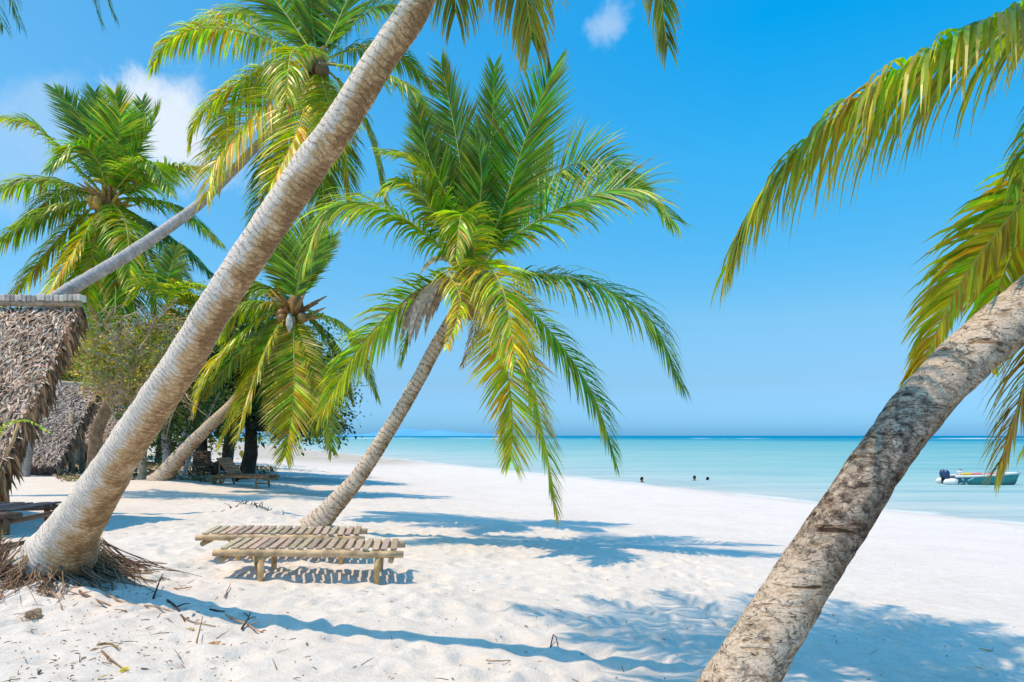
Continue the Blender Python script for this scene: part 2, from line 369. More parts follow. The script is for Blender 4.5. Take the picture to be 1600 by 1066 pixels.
# ------------------------------------------------------------------ sea
def sea_mat():
    m, nt, ns, ln = newmat('sea_water')
    out = N(ns, 'ShaderNodeOutputMaterial'); b = N(ns, 'ShaderNodeBsdfPrincipled', i_Roughness=.25)
    b.inputs['Specular IOR Level'].default_value = .0
    g = N(ns, 'ShaderNodeNewGeometry')
    d = N(ns, 'ShaderNodeVectorMath', operation='DOT_PRODUCT'); ln.new(g.outputs['Position'], d.inputs[0]); d.inputs[1].default_value = SN
    # streaks of depth and current, long along the shore
    mp = N(ns, 'ShaderNodeMapping'); mp.inputs['Scale'].default_value = (.006, .05, 1); mp.inputs['Rotation'].default_value = (0, 0, .12)
    ln.new(g.outputs['Position'], mp.inputs[0])
    n1 = N(ns, 'ShaderNodeTexNoise', i_Scale=1.0, i_Detail=6.0, i_Roughness=.6); ln.new(mp.outputs[0], n1.inputs['Vector'])
    # distance from the shore on a log scale
    su = N(ns, 'ShaderNodeMath', operation='SUBTRACT'); ln.new(d.outputs['Value'], su.inputs[0]); su.inputs[1].default_value = 25.5
    mxm = N(ns, 'ShaderNodeMath', operation='MAXIMUM'); ln.new(su.outputs[0], mxm.inputs[0]); mxm.inputs[1].default_value = 1
    lg = N(ns, 'ShaderNodeMath', operation='LOGARITHM'); ln.new(mxm.outputs[0], lg.inputs[0]); lg.inputs[1].default_value = 10
    dv = N(ns, 'ShaderNodeMath', operation='DIVIDE'); ln.new(lg.outputs[0], dv.inputs[0]); dv.inputs[1].default_value = 4
    ns1 = N(ns, 'ShaderNodeMath', operation='MULTIPLY_ADD'); ln.new(n1.outputs['Fac'], ns1.inputs[0]); ns1.inputs[1].default_value = .26; ns1.inputs[2].default_value = -.13
    ad = N(ns, 'ShaderNodeMath', operation='ADD'); ln.new(dv.outputs[0], ad.inputs[0]); ln.new(ns1.outputs[0], ad.inputs[1])
    r = ramp(ns, [(0, (.42, .48, .47)), (.15, (.38, .48, .48)), (.27, (.32, .47, .48)), (.36, (.26, .45, .46)), (.5, (.16, .39, .43)), (.60, (.12, .36, .42)), (.66, (.02, .25, .38)), (.78, (.0, .19, .35))])
    ln.new(ad.outputs[0], r.inputs[0])
    # breakers on the far reef
    mp2 = N(ns, 'ShaderNodeMapping'); mp2.inputs['Scale'].default_value = (.012, .004, 1); ln.new(g.outputs['Position'], mp2.inputs[0])
    n2 = N(ns, 'ShaderNodeTexNoise', i_Scale=1.0, i_Detail=4.0, i_Roughness=.7); ln.new(mp2.outputs[0], n2.inputs['Vector'])
    fr = ramp(ns, [(.56, (0, 0, 0)), (.62, (1, 1, 1))]); ln.new(n2.outputs['Fac'], fr.inputs[0])
    sp = N(ns, 'ShaderNodeSeparateXYZ'); ln.new(g.outputs['Position'], sp.inputs[0])
    q1 = N(ns, 'ShaderNodeMath', operation='COMPARE'); ln.new(sp.outputs['Y'], q1.inputs[0]); q1.inputs[1].default_value = 800; q1.inputs[2].default_value = 130
    fm = N(ns, 'ShaderNodeMath', operation='MULTIPLY'); ln.new(fr.outputs[0], fm.inputs[0]); ln.new(q1.outputs[0], fm.inputs[1])
    mx = N(ns, 'ShaderNodeMix', data_type='RGBA'); ln.new(fm.outputs[0], mx.inputs[0]); ln.new(r.outputs[0], mx.inputs[6]); mx.inputs[7].default_value = (.7, .75, .76, 1)
    mp4 = N(ns, 'ShaderNodeMapping'); mp4.inputs['Scale'].default_value = (.10, .45, 1); mp4.inputs['Rotation'].default_value = (0, 0, .2); ln.new(g.outputs['Position'], mp4.inputs[0])
    n4 = N(ns, 'ShaderNodeTexNoise', i_Scale=1.0, i_Detail=6.0, i_Roughness=.7); ln.new(mp4.outputs[0], n4.inputs['Vector'])
    r4 = ramp(ns, [(.3, (.66, .82, .88)), (.47, (.97, .98, 1)), (.7, (1.22, 1.1, 1.06))]); ln.new(n4.outputs['Fac'], r4.inputs[0])
    fz = N(ns, 'ShaderNodeTexNoise', i_Scale=.45, i_Detail=5.0); ln.new(g.outputs['Position'], fz.inputs['Vector'])
    fs = N(ns, 'ShaderNodeMath', operation='MULTIPLY_ADD'); ln.new(fz.outputs['Fac'], fs.inputs[0]); fs.inputs[1].default_value = -2.6; ln.new(d.outputs['Value'], fs.inputs[2])
    f0 = N(ns, 'ShaderNodeMapRange', interpolation_type='SMOOTHSTEP'); ln.new(fs.outputs[0], f0.inputs[0]); f0.inputs[1].default_value = 25.6; f0.inputs[2].default_value = 26.3; f0.inputs[3].default_value = .75; f0.inputs[4].default_value = 0
    fo = N(ns, 'ShaderNodeMix', data_type='RGBA'); ln.new(f0.outputs[0], fo.inputs[0]); ln.new(mulcol(ns, ln, mx.outputs[2], r4.outputs[0]), fo.inputs[6]); fo.inputs[7].default_value = (.66, .68, .68, 1)
    ln.new(fo.outputs[2], b.inputs['Base Color'])
    mp3 = N(ns, 'ShaderNodeMapping'); mp3.inputs['Scale'].default_value = (.6, 1.6, 1); mp3.inputs['Rotation'].default_value = (0, 0, .3); ln.new(g.outputs['Position'], mp3.inputs[0])
    n3 = N(ns, 'ShaderNodeTexNoise', i_Scale=1.3, i_Detail=5.0); ln.new(mp3.outputs[0], n3.inputs['Vector'])
    bp = N(ns, 'ShaderNodeBump', i_Strength=.35, i_Distance=.12); ln.new(n3.outputs['Fac'], bp.inputs['Height'])
    ln.new(bp.outputs[0], b.inputs['Normal']); ln.new(b.outputs[0], out.inputs[0])
    return m
mb = MB()
ids = [mb.add(p) for p in ((-30000, -3000, SEA), (60000, -3000, SEA), (60000, 60000, SEA), (-30000, 60000, SEA))]
mb.face(ids); sea = mb.build('sea', sea_mat()); tag(sea, kind='structure')

# far hazy island
m, nt, ns, ln = newmat('far_haze_land')
out = N(ns, 'ShaderNodeOutputMaterial'); b = N(ns, 'ShaderNodeBsdfPrincipled', i_Roughness=1.0); b.inputs['Specular IOR Level'].default_value = 0
tc = N(ns, 'ShaderNodeTexCoord'); nz = N(ns, 'ShaderNodeTexNoise', i_Scale=.004, i_Detail=4.0); ln.new(tc.outputs['Object'], nz.inputs[0])
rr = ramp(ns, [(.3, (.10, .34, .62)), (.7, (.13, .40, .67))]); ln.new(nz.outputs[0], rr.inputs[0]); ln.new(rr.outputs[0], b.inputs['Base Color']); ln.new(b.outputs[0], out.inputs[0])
mb = MB(); D = 9000; prev = None
for k in range(61):
    t = k/60; px = 520+290*t
    h = 85*math.sin(PI*t)**.7*(.5+.5*math.exp(-((t-.45)/.22)**2))*(1+.5*mnoise.noise(V((t*9, 0, 0))))+2
    row = []
    for q in range(5):
        a = q/4*PI
        row.append(mb.add(((px-800)/F*D, D-500*math.cos(a), SEA+max(0, h*math.sin(a))-.5)))
    if prev:
        for q in range(4): mb.face((prev[q], row[q], row[q+1], prev[q+1]), True)
    prev = row
isl = mb.build('hills', m); tag(isl, kind='structure')

# ------------------------------------------------------------------ palms
G_DARK = (.03, .11, .02); G_MID = (.06, .22, .015); G_LIME = (.23, .42, .018); G_YEL = (.74, .60, .02); G_ORA = (.42, .22, .04); G_PALE = (.33, .36, .12)

def frond(root, pts, leaf=.55, n=64, w=.04, droop=.5, roll=0.0, yel=.2, tone=0.0, tipdry=.15, start=.14, lift=.25, asym=(1, 1), rib=.022, rcol=None, dead=False, a0=72, a1=26, ora=0.0):
    yel = min(.9, yel+.08) if not dead else yel
    n = int(n*2.0); droop = droop*1.75 if droop > .3 else droop; leaf = leaf*1.12; w = w*.72
    nst = n
    P, L = spline(pts, nst)
    hd = pts[-1]-pts[0]; hd.z = 0
    if hd.length < .05: hd = V((random.uniform(-1, 1), 1, 0))
    H = hd.normalized().cross(UP)
    mb = MB()
    rcol = rcol or mix((.28, .34, .06), (.50, .44, .07), yel)
    fy = yel
    for k in range(nst+1):
        t = k/nst
        if t < start: continue
        T = (P[min(k+1, nst)]-P[max(k-1, 0)]).normalized()
        S = (H-T*H.dot(T)).normalized()
        if roll: S = Matrix.Rotation(roll, 3, T) @ S
        Nn = S.cross(T)
        prof = (.45+.55*min(1, (t-start)/.22))*(1 if t < .55 else 1-.62*((t-.55)/.45)**1.3)
        ang = math.radians(a0+(a1-a0)*t**1.2)
        for sd in (-1, 1):
            if random.random() < .04: continue
            am = asym[0] if sd < 0 else asym[1]
            if am <= 0: continue
            ll = leaf*prof*random.uniform(.82, 1.12)*am*(1 if random.random() > .09 else random.uniform(.4, .75))
            an = ang+random.uniform(-.10, .10)
            d = (T*math.cos(an)+S*sd*math.sin(an)+Nn*(lift+random.uniform(-.14, .14))).normalized()
            p = P[k]+T*random.uniform(-.3, .3)*L/nst
            dr = droop*random.uniform(.65, 1.35)
            pp = [p.copy()]; dd = [d]
            for q in range(4):
                d = (d+V((0, 0, -1))*dr*(.34+.16*q)*.5).normalized()
                p = p+d*ll/4; pp.append(p.copy()); dd.append(d)
            tw = random.uniform(-.5, .5)
            WW = []
            for q in range(5):
                W = dd[q].cross(Nn)
                if W.length < .1: W = dd[q].cross(S)
                W.normalize(); W = Matrix.Rotation(tw+sd*.35, 3, dd[q]) @ W; WW.append(W)
            y = min(1, max(0, fy*1.02+random.gauss(0, .20)+.25*(t-.5)*fy*2))
            if dead: c = vary(mix((.58, .38, .21), (.36, .20, .10), random.random()), .25); c2 = vary((.58, .43, .27), .2)
            else:
                if y < .35: c = mix(G_DARK if tone > .5 else G_MID, G_LIME, y/.35*.8)
                else: c = mix(G_LIME, G_YEL, min(1, (y-.35)/.5))
                if ora and random.random() < ora: c = mix(G_ORA, (.30, .13, .04), random.random()*.7)
                if tone: c = mix(c, G_DARK, tone*.6)
                c = tuple(x*random.choice((.55, .8, 1, 1.1, 1.25)) for x in vary(c, .2))
                c2 = mix(c, (.46, .34, .07), min(1, tipdry+random.uniform(0, .35)*tipdry*3)) if random.random() > .06 else (.34, .20, .08)
            wm = w*random.uniform(.8, 1.15)*(1 if t < .75 else .75)
            mb.strip(pp, WW, [wm*.55, wm, wm*.85, wm*.5, 0], c, c2)
    nm = 'dead_frond' if dead else 'frond'
    o = kid(mb, nm, M_DRY if dead else M_LEAF, root)
    r = MB(); q = P[::max(1, nst//18)]
    if (q[-1]-P[-1]).length > 1e-6: q.append(P[-1])
    rad = [rib*(1-.86*(k/(len(q)-1))**.8)*(1.5 if k == 0 else 1) for k in range(len(q))]
    r.tube(q, rad, 6, rcol, colr2=mix(rcol, (.45, .42, .08), .4))
    r.build('midrib', M_RIB if not dead else M_DRY, o, root.location)
    return o

def trunk(root, pts, radii, mat, ring=.065, nv=22, row=.022, amp=.03, flare=0, rough=.02, side=V((1, 0, -.5)), name='trunk'):
    Lest = sum((b-a).length for a, b in zip(pts, pts[1:])); n = int(Lest/row)
    P, L = spline(pts, n); mb = MB(); prev = None; ref = None; side = side.normalized()
    cum = [0.0]
    for a_, b_ in zip(pts, pts[1:]): cum.append(cum[-1]+(b_-a_).length)
    cum = [c_/cum[-1] for c_ in cum]
    rt = np.interp(np.linspace(0, 1, n+1), cum, radii) if len(radii) == len(pts) else np.interp(np.linspace(0, 1, n+1), np.linspace(0, 1, len(radii)), radii)
    for k in range(n+1):
        t = k/n; s = t*L; r = float(rt[k])
        if flare: r *= 1+flare*math.exp(-s/.16)
        T = (P[min(k+1, n)]-P[max(k-1, 0)]).normalized()
        if ref is None: ref = T.orthogonal().normalized()
        ref = (ref-T*ref.dot(T)).normalized(); B = T.cross(ref)
        row_ = []
        for a in range(nv):
            th = 2*PI*a/nv; dr = ref*math.cos(th)+B*math.sin(th)
            nz = mnoise.noise(P[k]*4+dr*1.2)
            ph = (s/ring+.9*nz+.15*mnoise.noise(dr*2+V((0, 0, s*3)))) % 1.0
            saw = (ph-.5)*amp*2 if ph < .82 else ((.82-ph)/.18+.32)*amp*2*.99
            rr = r*(1+saw*.5+rough*mnoise.noise(P[k]*9+dr*2.5)+rough*1.3*nz)
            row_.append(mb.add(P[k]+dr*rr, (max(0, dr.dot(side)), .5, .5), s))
        if prev:
            for a in range(nv): mb.face((prev[a], prev[(a+1) % nv], row_[(a+1) % nv], row_[a]), True)
        else: mb.face(row_[::-1])
        prev = row_
    mb.face(prev)
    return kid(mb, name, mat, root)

def crown_heart(root, c, axis, r, dry=True, spikes=10, colr=((.50, .30, .07), (.30, .17, .07)), name='leaf_base', ln_=.35):
    """stubby old leaf stalks and sheath fibre round the growing point"""
    mb = MB(); A = axis.normalized(); e = A.orthogonal().normalized()
    for k in range(spikes):
        th = 2*PI*k/spikes+random.uniform(-.3, .3)
        d = (Matrix.Rotation(th, 3, A) @ e)
        p0 = c-A*r*random.uniform(.2, 1.4)+d*r*.5; dd = (d*.9+A*random.uniform(.2, 1.0)).normalized()
        ll = ln_*random.uniform(.6, 1.2)
        mb.tube([p0, p0+dd*ll*.5, p0+dd*ll+V((0, 0, -.05))], [r*.34, r*.2, r*.05], 5, vary(mix(colr[0], colr[1], random.random()), .25))
    kid(mb, name, M_DRY, root)
    mb = MB()
    q = [c-A*r*2.2, c-A*r*1.4, c-A*r*.4, c+A*r*.7, c+A*r*1.8]
    mb.tube(q, [r*.75, r*1.05, r*1.1, r*.7, r*.15], 10, vary(mix(colr[1], (.2, .13, .08), .4), .1), jit=.14)
    kid(mb, 'fibre_sheath', M_DRY, root)

def coconuts(root, c, n, r, spread, colr=(.30, .24, .05)):
    for k in range(n):
        mb = MB(); th = random.uniform(0, 2*PI)
        p = c+V((math.cos(th)*spread, math.sin(th)*spread*.7-.05, random.uniform(-.28, -.05)))
        ax = V((random.uniform(-.3, .3), random.uniform(-.3, .3), -1)).normalized()
        mb.tube([p+ax*r*u for u in (-1.15, -.9, -.4, .2, .75, 1.1, 1.22)], [r*.15, r*.6, r*.95, r, r*.75, r*.35, r*.06], 9, vary(colr, .25))
        kid(mb, 'coconut', M_RIB, root)

def px_frond(root, C, Dp, pts, dd, **kw):
    """pts = photo waypoints after the crown, dd = depth offset reached at the tip"""
    n = len(pts); P = [C]
    for k, (px, py) in enumerate(pts):
        f = (k+1)/n
        P.append(at(px, py, Dp+dd*(f**.8)))
    return frond(root, P, **kw)

# ---- big leaning palm on the left -----------------------------------------------------------------
b1 = at(84, 893, 7.25); b1.z = gz(b1.x, b1.y)-.1
T1 = empty('palm_tree', (b1.x, b1.y, gz(b1.x, b1.y)), 'thick pale palm trunk leaning right across the sky from a root mat at the left', 'palm tree', 'coconut palms on the beach')
tp = [b1, at(113, 831, 6.9), at(138, 794, 6.65), at(167, 747, 6.35), at(196, 700, 6.08), at(290, 559, 5.4), at(328, 494, 5.18), at(389, 400, 4.95), at(485, 259, 4.7), at(531, 194, 4.58), at(590, 100, 4.45), at(655, 0, 4.35), at(712, -150, 4.3), at(735, -330, 4.3)]
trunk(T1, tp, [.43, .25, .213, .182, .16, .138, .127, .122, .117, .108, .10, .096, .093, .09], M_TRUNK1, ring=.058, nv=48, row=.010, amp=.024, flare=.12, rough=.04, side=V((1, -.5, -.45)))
for px, py, dd, r in ((556, 134, 4.462, .044), (561, 147, 4.45, .030), (549, 128, 4.47, .022), (474, 243, 4.665, .022), (150, 768, 6.37, .03)):
    mb = MB(); p = at(px, py, dd); n_ = V((0, -1, 0)); k_ = V((.55, 0, .8))
    mb.tube([p-k_*r, p-k_*r*.5, p, p+k_*r*.6, p+k_*r*1.1], [r*.15, r*.7, r, r*.6, r*.1], 14, (.035, .025, .02), jit=.4); kid(mb, 'bark_scar', M_BARK, T1)
C1 = tp[-1]+V((.02, 0, .12))
crown_heart(T1, C1, V((.15, 0, 1)), .17)
px_frond(T1, C1, 4.3, [(770, -330), (805, -160), (830, 58)], 1.5, leaf=.74, n=74, w=.04, droop=.8, yel=.2, tone=.6, tipdry=.7)
px_frond(T1, C1, 4.3, [(880, -400), (1005, -170), (1042, 66)], 1.35, leaf=.60, n=74, w=.04, droop=.7, yel=.15, tone=.7, tipdry=.45)
px_frond(T1, C1, 4.3, [(715, -320), (708, -160), (712, 16)], 1.0, leaf=.66, n=60, w=.036, droop=.9, yel=.15, tone=.7, tipdry=.35)
def az_frond(root, C, az, el, ln_, drop, **kw):
    a = math.radians(az); e = math.radians(el); h = V((math.cos(a), math.sin(a), 0))
    P = [C]
    for t in (.35, .7, 1): P.append(C+h*ln_*math.cos(e)*t*(1-.1*t)+UP*(ln_*math.sin(e)*t-drop*t*t))
    return frond(root, P, **kw)
for az, el, ln_, dp in ((-20, 30, 3.5, 1.8), (5, 25, 3.6, 1.5), (28, 32, 3.7, 1.2), (50, 42, 3.6, .9), (72, 40, 3.7, .6), (92, 36, 3.8, .6), (112, 33, 3.8, .6), (133, 32, 3.7, .7), (152, 30, 3.6, 1.0), (60, 36, 3.8, .6), (40, 36, 3.8, .8), (102, 55, 3.2, .5),
                        (-50, 30, 3.4, 2.0), (-85, 30, 3.2, 2.1), (-115, 28, 3.2, 2.0), (-150, 35, 3.2, 1.6), (170, 40, 3.0, 1.1), (20, 62, 3.0, .5), (-60, 65, 2.8, .5), (135, 68, 2.6, .4), (-10, 10, 3.2, 1.9), (38, 18, 3.3, 1.0)):
    az_frond(T1, C1, az, el, ln_, dp, leaf=.62, n=50, w=.05, droop=.6, yel=.2, tone=.2)
coconuts(T1, C1+V((0, 0, -.1)), 5, .11, .26)
# root mat
mb = MB()
for k in range(620):
    th = random.uniform(0, 2*PI); r0 = .36+.1*random.random(); h0 = random.uniform(.0, .42)*random.random()
    fr = random.random(); ln_ = random.uniform(.15, .55) if fr < .8 else random.uniform(.5, 1.0)
    pts = []; a = th
    for q in range(5):
        rr = r0+ln_*q/4; a += random.uniform(-.2, .2)
        x = b1.x+math.cos(a)*rr*1.1; y_ = b1.y+math.sin(a)*rr
        z = gz(x, y_)+max(-.02, h0*(1-q/3.5))+random.uniform(-.02, .035)*(q < 4)-.012*(q == 4)
        pts.append(V((x, y_, z)))
    rad = random.uniform(.003, .009)
    mb.tube(pts, [rad, rad, rad*.9, rad*.7, rad*.3], 5, vary(mix((.40, .26, .17), (.14, .085, .055), random.random()), .3))
kid(mb, 'root_mat', M_BARK, T1)
# long surface roots running to the right
for x0, y0, ex, ey in ((.35, -.25, 2.4, -1.55), (.3, -.3, 1.5, -1.25), (.2, -.4, .9, -1.2), (.42, .05, 1.1, .0), (-.1, -.4, .15, -1.0)):
    mb = MB(); pts = []
    for q in range(15):
        t = q/14; x = b1.x+x0+(ex-x0)*t+.05*mnoise.noise(V((t*6, ex, 0))); y_ = b1.y+y0+(ey-y0)*t+.07*mnoise.noise(V((t*5, ey, 3)))
        pts.append(V((x, y_, gz(x, y_)+.012+.015*mnoise.noise(V((t*7, 1, ex))))))
    mb.tube(pts, [.017*(1-.7*q/14) for q in range(15)], 6, vary((.33, .22, .15), .2))
    kid(mb, 'surface_root', M_BARK, T1)

# ---- right foreground palm -----------------------------------------------------------------------
b2 = at(975, 1440, 2.25); b2.z = gz(b2.x, b2.y)-.15
T2 = empty('palm_tree', (b2.x, b2.y, gz(b2.x, b2.y)), 'scarred grey palm trunk leaning out of the right edge, closest to the viewer', 'palm tree', 'coconut palms on the beach')
tp = [b2, at(1052, 1262, 2.38), at(1160, 1060, 2.55), at(1225, 954, 2.62), at(1283, 860, 2.68), at(1366, 734, 2.77), at(1434, 640, 2.84), at(1525, 545, 2.94), at(1615, 474, 3.05), at(1700, 390, 3.15), at(1755, 290, 3.25), at(1782, 170, 3.32)]
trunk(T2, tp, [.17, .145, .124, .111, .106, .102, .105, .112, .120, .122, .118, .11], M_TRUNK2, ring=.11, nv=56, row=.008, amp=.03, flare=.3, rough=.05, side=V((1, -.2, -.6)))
C2 = tp[-1]+V((.02, 0, .08)); D2 = 3.34
crown_heart(T2, C2, V((.2, 0, 1)), .12)
px_frond(T2, C2, D2, [(1722, -8), (1600, 22), (1458, 88), (1348, 152), (1247, 236), (1178, 330), (1146, 400)], -.25, leaf=.63, n=132, w=.034, droop=1.15, yel=.40, tone=.1, tipdry=.45, roll=.25, rib=.016)
px_frond(T2, C2, D2, [(1725, 20), (1640, -5), (1530, 48)], .5, leaf=.22, n=60, w=.03, droop=.5, yel=.35, rib=.013)
px_frond(T2, C2, D2, [(1715, 190), (1602, 310), (1502, 440), (1437, 580)], .42, leaf=.38, n=90, w=.036, droop=.5, yel=.66, tone=0, roll=.9, asym=(1, .6), rib=.014)
px_frond(T2, C2, D2, [(1695, 225), (1612, 340), (1560, 450), (1545, 560)], .7, leaf=.34, n=70, w=.036, droop=.5, yel=.7, roll=.8, rib=.014)
px_frond(T2, C2, D2, [(1715, 330), (1625, 530), (1592, 630), (1562, 730)], .55, leaf=.46, n=70, w=.034, droop=.55, yel=.7, ora=.75, tipdry=1.2, rib=.014)
px_frond(T2, C2, D2, [(1700, 95), (1625, 190), (1585, 300)], -.3, leaf=.26, n=46, w=.028, droop=.9, yel=.3, rib=.013)
px_frond(T2, C2, D2, [(1745, 380), (1700, 560), (1612, 690)], .2, leaf=.36, n=56, w=.032, droop=.7, yel=.6, ora=.6, tipdry=.8, rib=.014)
for az, el, ln_, dp in ((0, 35, 2.4, 1.0), (-35, 35, 2.3, 1.1), (-70, 45, 2.0, .8), (25, 50, 2.3, .6), (-10, 60, 2.2, .4), (-110, 70, 1.8, .3), (10, 10, 2.2, 1.2), (-25, 15, 2.2, 1.3)):
    az_frond(T2, C2, az, el, ln_, dp, leaf=.45, n=48, w=.04, droop=.6, yel=.25, rib=.016)
coconuts(T2, C2, 4, .08, .18)

# ---- centre palm ---------------------------------------------------------------------------------
b3 = at(488, 824, 11.9); b3.z = gz(b3.x, b3.y)-.08
T3 = empty('palm_tree', (b3.x, b3.y, gz(b3.x, b3.y)), 'whole curved palm with a spreading crown and dead brown sheaths, behind the pair of loungers', 'palm tree', 'coconut palms on the beach')
tp = [b3, at(515, 797, 11.9), at(560, 745, 11.85), at(610, 668, 11.8), at(650, 600, 11.7), at(682, 540, 11.65), at(712, 488, 11.6), at(735, 440, 11.6)]
trunk(T3, tp, [.22, .18, .14, .125, .118, .115, .112, .11], M_TRUNK3, ring=.10, nv=26, row=.022, amp=.06, flare=.25, rough=.03)
C3 = at(742, 432, 11.6); D3 = 11.6
crown_heart(T3, C3+V((0, -.12, -.05)), V((.3, 0, 1)), .27, spikes=20, colr=((.66, .42, .12), (.45, .26, .11)), ln_=.5)
K = dict(n=84, w=.05, rib=.03)
px_frond(T3, C3, D3, [(785, 330), (822, 215), (862, 112)], -.4, leaf=1.08, droop=.15, roll=1.3, yel=.04, a0=72, **K)
px_frond(T3, C3, D3, [(728, 320), (712, 210), (690, 102)], .7, leaf=.8, droop=.12, roll=-1.2, yel=.03, tone=.5, a0=60, **K)
px_frond(T3, C3, D3, [(752, 320), (768, 210), (772, 106)], 1.1, leaf=.7, droop=.12, roll=.3, yel=.05, tone=.4, a0=50, **K)
px_frond(T3, C3, D3, [(708, 330), (672, 250), (652, 170)], .6, leaf=.65, droop=.2, roll=-.9, yel=.1, tone=.35, a0=55, **K)
px_frond(T3, C3, D3, [(700, 335), (660, 262), (604, 238)], -1.0, leaf=.75, droop=.45, roll=-.4, yel=.3, **K)
px_frond(T3, C3, D3, [(690, 350), (640, 285), (598, 300)], -1.0, leaf=.62, droop=.5, roll=0, yel=.25, **K)
px_frond(T3, C3, D3, [(695, 392), (620, 335), (545, 318), (500, 350), (478, 405)], -.7, leaf=1.0, droop=.7, roll=-.6, yel=.3, **K)
px_frond(T3, C3, D3, [(690, 440), (628, 474), (560, 545), (502, 645)], -.9, leaf=.85, droop=.55, roll=.7, yel=.42, **K)
px_frond(T3, C3, D3, [(690, 440), (648, 482), (626, 565)], .6, leaf=.5, droop=.9, yel=.2, tone=.3, n=50, w=.045)
px_frond(T3, C3, D3, [(800, 372), (905, 312), (1000, 296), (1052, 345)], -.6, leaf=1.0, droop=.32, roll=.95, yel=.2, **K)
px_frond(T3, C3, D3, [(795, 350), (870, 272), (940, 250), (1003, 296)], 1.0, leaf=.92, droop=.32, roll=-.9, yel=.12, tone=.25, **K)
px_frond(T3, C3, D3, [(800, 428), (905, 438), (1010, 492), (1064, 600)], -.3, leaf=.95, droop=.75, roll=.6, yel=.15, tone=.15, **K)
px_frond(T3, C3, D3, [(812, 470), (880, 545), (930, 625), (962, 722)], .4, leaf=.8, droop=.5, roll=.8, yel=.25, tone=.1, **K)
px_frond(T3, C3, D3, [(800, 470), (828, 590), (850, 690), (869, 800)], -.8, leaf=.74, droop=.4, yel=.5, a0=48, **K)
px_frond(T3, C3, D3, [(770, 470), (788, 560), (800, 640), (798, 720)], -1.4, leaf=.9, droop=.25, roll=-.1, yel=.85, tipdry=.25, **K)
px_frond(T3, C3, D3, [(752, 410), (785, 450), (805, 560)], -2.3, leaf=.85, droop=.5, yel=.5, **K)
px_frond(T3, C3, D3, [(738, 375), (722, 335), (712, 400)], -1.6, leaf=.55, droop=.6, yel=.35, **K)
px_frond(T3, C3, D3, [(748, 340), (752, 270), (742, 205)], -.5, leaf=.55, droop=.15, yel=.12, roll=.6, a0=52, **K)
px_frond(T3, C3, D3, [(700, 420), (720, 470), (700, 540)], -1.9, leaf=.4, droop=.6, yel=.5, n=50, w=.045)
px_frond(T3, C3, D3, [(780, 340), (830, 290), (850, 240)], 1.6, leaf=.75, droop=.25, yel=.05, tone=.6, **K)
px_frond(T3, C3, D3, [(720, 340), (690, 250), (650, 210)], 1.8, leaf=.75, droop=.3, yel=.05, tone=.6, **K)
for k in range(22):                     # dry sheaths hanging from the left of the crown
    mb = MB(); u = random.uniform(-1, .35); p = C3+V((-.22+.32*u, -.25-.3*random.random(), -.15-.12*abs(u)))
    d = V((-.75+.7*(u > 0), random.uniform(-.5, .1), random.uniform(.1, .6))).normalized(); pts = [p]; Ws = [V((0, 1, 0))]; ll = random.uniform(.6, 1.35)
    for q in range(6):
        d = (d+V((0, 0, -.55))).normalized(); p = p+d*ll/6; pts.append(p.copy())
        Ws.append((d.cross(V((random.uniform(-.3, .3), -1, .2)))).normalized())
    c = vary(mix((.62, .42, .26), (.42, .24, .11), random.random()), .2); wv = random.uniform(.07, .14)
    mb.strip(pts, Ws, [wv*.5, wv*.7, wv, wv*1.2, wv, wv*.6, 0], c, vary((.50, .41, .34), .2))
    kid(mb, 'dead_sheath', M_DRY, T3)
for p0, p1, p2 in (((700, 450), (668, 470), (650, 500)), ((745, 470), (742, 520), (722, 570)), ((690, 440), (660, 448), (640, 462))):
    px_frond(T3, C3, D3, [p0, p1, p2], -.5, leaf=.32, droop=1.2, n=26, w=.03, dead=True, rcol=(.32, .22, .14))
coconuts(T3, C3+V((0, -.1, -.35)), 5, .12, .22, (.25, .15, .07))

# ---- tall palm reaching over the hut ridge -------------------------------------------------------
D5 = 13.8
b5 = V((-10.6, 12.9, gz(-10.6, 12.9)-.1))
T5 = empty('palm_tree', (b5.x, b5.y, b5.z+.1), 'tall palm with smooth grey stem curving over the hut ridge, yellowing crown', 'palm tree', 'coconut palms on the beach')
tp = [b5, at(-20, 560, 12.9), at(70, 478, 12.9), at(200, 398, 13.1), at(290, 336, 13.3), at(335, 296, 13.4), at(400, 230, 13.6), at(460, 165, 13.7), at(495, 108, 13.8)]
trunk(T5, tp, [.17, .13, .122, .115, .098, .088, .085, .08, .08], M_TRUNK4, ring=.13, nv=20, row=.04, amp=.025, rough=.02)
C5 = at(497, 98, D5)
crown_heart(T5, C5, V((.4, 0, 1)), .2, spikes=12, colr=((.60, .33, .07), (.35, .19, .06)))
K = dict(n=76, w=.055, rib=.03)
